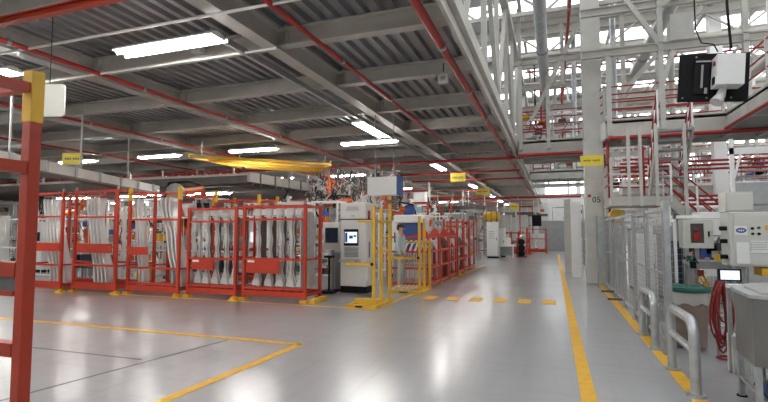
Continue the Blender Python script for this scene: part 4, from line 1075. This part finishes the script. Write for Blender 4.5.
r=random.Random(21)
for k in range(24):
    y=r.choice([20.9,25.4,30.4]); z={20.9:3.35,25.4:3.5,30.4:5.2}[y]; x=2.9+r.random()*8
    h_=r.uniform(.3,.95); w_=r.uniform(.2,.8)
    o=MB().box(-w_/2,w_/2,0,.4,0,h_).tube([(0,.2,h_),(0,.2,h_+.15)],w_*.3,8).build('gallery_unit',r.choice(['pipe','white','steel','cream','grey','pale']),loc=(x,y,z+.001)); tag(o,'small machine standing on a rear gallery','machine','small machines on the rear galleries')

# ================================================================= PIPEWORK STATIONS (dense mid and far machinery)
def station(loc,w,d,h,label,grp,seed,mf='white',rz=0,det=1.):
    r=random.Random(seed); t=thing('assembly_station',label,'machine',loc,rz,grp)
    f=MB(); a=.045
    for x in (-w/2,w/2):
        for y in (0,d): f.box(x-a/2,x+a/2,y-a/2,y+a/2,0,h)
    for z in (h-.03,h*.5,.25):
        f.box(-w/2,w/2,-a/2,a/2,z-a/2,z+a/2).box(-w/2,w/2,d-a/2,d+a/2,z-a/2,z+a/2).box(-w/2-a/2,-w/2+a/2,0,d,z-a/2,z+a/2).box(w/2-a/2,w/2+a/2,0,d,z-a/2,z+a/2)
    f.build('frame',mf,t)
    for k in range(int(r.randint(5,8)*det)):
        x=r.uniform(-w/2+.12,w/2-.12); z=r.uniform(.25,h-.2); q=r.uniform(.05,.16); hh=r.uniform(.06,.26)
        MB().box(x-q,x+q,.02,min(d,r.uniform(.15,.5)),z-hh/2,z+hh/2).bar((x,.05,z),(x+r.uniform(-.1,.1),.05,z+hh),.03).build('device_box',r.choice(['white','grey','dark','cream','slate','brown','pale','blue','steel','yellow','robot']),t)
    for k in range(3):
        p=[(r.uniform(-w/2,w/2),-.03,r.uniform(.2,h))]
        for q in range(4): p.append((max(-w/2,min(w/2,p[-1][0]+r.uniform(-.35,.35))),-.03+r.uniform(-.05,.05),max(.05,min(h,p[-1][2]+r.uniform(-.5,.4)))))
        MB().tube(p,.016,6).build('hose',r.choice(['rubber','hose','grey','white','yellow']),t)
    return t
rq=random.Random(31); kk=0
for (y,x0,x1,st,h) in ((11.7,-15.5,-6.1,.95,2.1),(12.9,-17.5,-5.6,1.1,2.4),(13.9,-22,-15.5,1.2,2.3),(14.6,-6.9,-4.9,1.1,1.9)):
    x=x0
    while x<x1:
        station((x,y,0),.85,.6,h+rq.uniform(-.3,.3),'white framed assembly station full of small devices, close behind the red rack row','stations close behind the rack row',kk,rq.choice(['white','white','cream','grey'])); kk+=1; x+=st
for (y,x0,x1,st) in ((20.8,-12,-4,1.15),(23.2,-12,-4,1.2),(26.2,-13,-4.5,1.3),(31,-14,-4.2,1.4),(36,-16,-3.4,1.6)):
    x=x0
    while x<x1:
        station((x,y,0),1.0,.8,rq.uniform(1.8,3.0),'framed assembly station in the dense machinery beyond the aisle racks','stations beyond the aisle racks',kk,rq.choice(['white','grey','cream','orange','beige']),det=.8); kk+=1; x+=st
for (y,x0,x1,st) in ((10.6,2.9,3.4,1),(12.9,2.0,3.6,1.1),(16.2,2.4,7.5,1.3),(19.4,2.0,8.5,1.4),(23.6,1.8,10,1.6)):
    x=x0
    while x<x1:
        station((x,y,0),.95,.7,rq.uniform(1.6,2.3),'framed assembly station behind the mesh fence and stairs','stations behind the fence and stairs',kk,rq.choice(['white','grey','white','beige'])); kk+=1; x+=st
for (y,z,x0,x1,st) in ((21.0,3.35,3.2,10,1.3),(25.4,3.5,3.0,11,1.4),(30.4,5.2,3.,11,1.7),(16.0,4.79,5.4,8,1.2),(18.8,4.76,-.6,.9,.95),(26.9,4.7,-.5,1.8,1.1)):
    x=x0
    while x<x1:
        station((x,y,z),.9,.5,rq.uniform(.8,1.5),'small framed device rack standing on a raised gallery or platform','device racks on the galleries',kk,rq.choice(['white','grey','pipe'])); kk+=1; x+=st
for (y,x0,x1,st,h) in ((41,-3.4,3.4,1.3,3.6),(34.6,1.6,3.4,1.2,2.2),(29,1.9,3.2,1.2,2.0)):
    x=x0
    while x<x1:
        station((x,y,0),1.0,.8,h+rq.uniform(-.4,.3),'framed assembly station at the far end of the hall','stations at the far end',kk,rq.choice(['white','grey','orange','cream']),det=.8); kk+=1; x+=st
for k,(x,y) in enumerate(((-2.0,31.2),(-2.75,33),(-3.0,36.2))):
    rack(x-.6,x+.6,y,1.0,1.5,'small red stillage near the far end of the aisle, %s of three'%NTH[k],[1.4,.8,.3],None)
for k2,(x,y,h,c) in enumerate(((-4.1,21.4,2.0,'orange'),(-4.0,22.7,2.5,'white'),(-4.3,24.0,2.1,'orange'),(-4.2,25.3,2.7,'grey'),(-4.9,26.8,3.0,'orange'),(-4.3,31.5,2.4,'orange'),(-4.4,34,2.6,'white'),(-5.4,20.9,2.6,'white'),(-5.6,23.4,3.0,'grey'))):
    station((x,y,0),.9,.8,h,'framed assembly station beside the aisle between the red racks and the tall white cabinet','stations along the aisle edge',900+k2,c,det=1.3); kk+=1
# extra columns of machinery seen between ceiling and rack tops far left
for k in range(7):
    station((-24.5+k*1.5,15.2,0),1.1,.8,2.9,'tall pale station at the far left beyond the foreground post','tall stations at the far left',kk,'white'); kk+=1
for k,(x,y,w_) in enumerate(((-6,30,4.0),(-9,34.5,6.0),(-4,42,5.0),(.0,47,4.5))):
    t=thing('overhead_walkway','dark overhead walkway crossing far down the hall, %s of four'%NTH[k],'walkway',(x-w_/2,y,2.9))
    MB().box(0,w_,0,.9,0,.22).build('walkway_deck','brown',t)
    for j in range(int(w_/1.0)+1): MB().box(j-.02,j+.02,-.02,.02,.22,1.2).build('post','white',t)
    MB().box(0,w_,-.02,.02,1.15,1.2).box(0,w_,-.02,.02,.7,.73).build('rail','yellow' if k%2 else 'pipe',t)
    for xx in (.1,w_-.1): MB().box(xx-.06,xx+.06,.4,.52,-2.9,0).build('support_leg','grey',t)

# hanging TV
t=thing('hanging_display','large black display seen from behind, hung at upper right','display',(2.67,9.5,4.24)); t.rotation_euler=(0,R(4.5),0)
MB().box(-.52,.52,.0,.07,-.42,.42).build('display_back','dark',t,bevel=.012)
MB().box(-.30,-.06,-.04,0,-.30,.28).build('mount_recess','rubber',t,bevel=.01)
MB().box(-.28,-.05,-.06,-.04,.25,.28).box(-.2,-.17,-.07,-.04,-.2,.2).box(-.14,-.1,-.06,-.04,-.3,-.2).build('mount_bracket','grey',t)
b=MB().box(-.04,.36,-.32,0,-.22,.30).build('control_box','white',t,bevel=.012)
MB().tube([(-.06,-.20,.17),(-.04,-.20,.17)],.04,12).build('red_switch','pipe',b); MB().box(-.05,-.04,-.24,-.12,-.18,-.06).build('dark_socket','dark',b)
MB().tube([(.12,-.12,-.22),(.08,-.16,-.36),(.0,-.22,-.50)],[.05,.07,.10],12).build('support_arm','pale',t)
for k in range(6): MB().tube([(-.45+k*.18 if k<3 else .1+(k-3)*.17,-.005,.36 if k%2 else -.36),(-.45+k*.18 if k<3 else .1+(k-3)*.17,.0,.36 if k%2 else -.36)],.014,8).build('screw','grey',t)
MB().bar((.28,.03,.42),(.36,.03,.52),.05).build('hang_lug','grey',t)
pipe([(2.93,9.45,4.70),(2.90,9.45,5.4),(2.86,9.45,9.5)],.022,'thick black suspension cable above the hanging display','rubber','hanging_cable','cable',n=6)
pipe([(2.75,9.5,4.68),(2.68,9.45,4.80),(2.5,9.45,4.85),(2.42,9.45,5.1),(2.40,9.45,9.5)],.012,'thin looping black cable above the hanging display','rubber','hanging_cable','cable',n=6)

# ================================================================= keep loose background pieces clear of each other
bpy.context.view_layer.update()
def tree(o):
    out=[o]
    for c in o.children: out+=tree(c)
    return out
def bbox(o):
    lo=[1e9]*3; hi=[-1e9]*3
    for q in tree(o):
        if q.type!='MESH': continue
        for c in q.bound_box:
            p=q.matrix_world@Vector(c)
            for a in range(3): lo[a]=min(lo[a],p[a]); hi[a]=max(hi[a],p[a])
    return lo,hi
tops=[o for o in list(col.objects) if o.parent is None and o.get('kind')!='structure']
loose=('assembly_station','weld_gun','storage_crate','gallery_unit','parts_trough')
big=('overhead_conveyor','overhead_duct','overhead_pipe','lamp_rail','rear_gallery','storage_shelving','conduit','crane_rail','service_run','high_duct','panel_fence','hanging_cable','cell_fence','overhead_walkway')
kept=[]
base=lambda o:o.name.split('.')[0]
for o in tops:
    if base(o) not in loose and base(o) not in big: kept.append((o,bbox(o)))
def hit(a,b,e):
    return all(min(a[1][k],b[1][k])-max(a[0][k],b[0][k])>e for k in range(3))
for o in sorted(tops,key=lambda q:0 if base(q)=='assembly_station' else 1):
    if base(o) in loose:
        bb=bbox(o); g=base(o)=='weld_gun'
        if any(hit(bb,k[1],.26 if g and base(k[0])=='weld_gun' else .08 if g else .02) for k in kept):
            for q in reversed(tree(o)): bpy.data.objects.remove(q)
        else: kept.append((o,bb))

# ================================================================= WORLD, CAMERA
w=bpy.data.worlds.new('world'); scene.world=w; w.use_nodes=True
w.node_tree.nodes['Background'].inputs[0].default_value=(.85,.92,1,1); w.node_tree.nodes['Background'].inputs[1].default_value=1.
f=474.; pitch=math.atan(29/f); yaw=math.atan(169/(f/math.cos(pitch)))
cam=bpy.data.cameras.new('camera'); co=bpy.data.objects.new('camera',cam); col.objects.link(co)
cam.sensor_width=36; cam.lens=36*f/768; cam.clip_end=300; cam.clip_start=.05
co.location=(0,0,1.6); co.rotation_euler=(PI/2+pitch,0,yaw)
scene.camera=co
scene.view_settings.view_transform='Standard'; scene.view_settings.look='None'; scene.view_settings.gamma=1; scene.view_settings.exposure=0.2
scene.cycles.max_bounces=6; scene.cycles.diffuse_bounces=4; scene.cycles.glossy_bounces=3; scene.cycles.transparent_max_bounces=16
scene.cycles.sample_clamp_indirect=6; scene.cycles.use_denoising=True
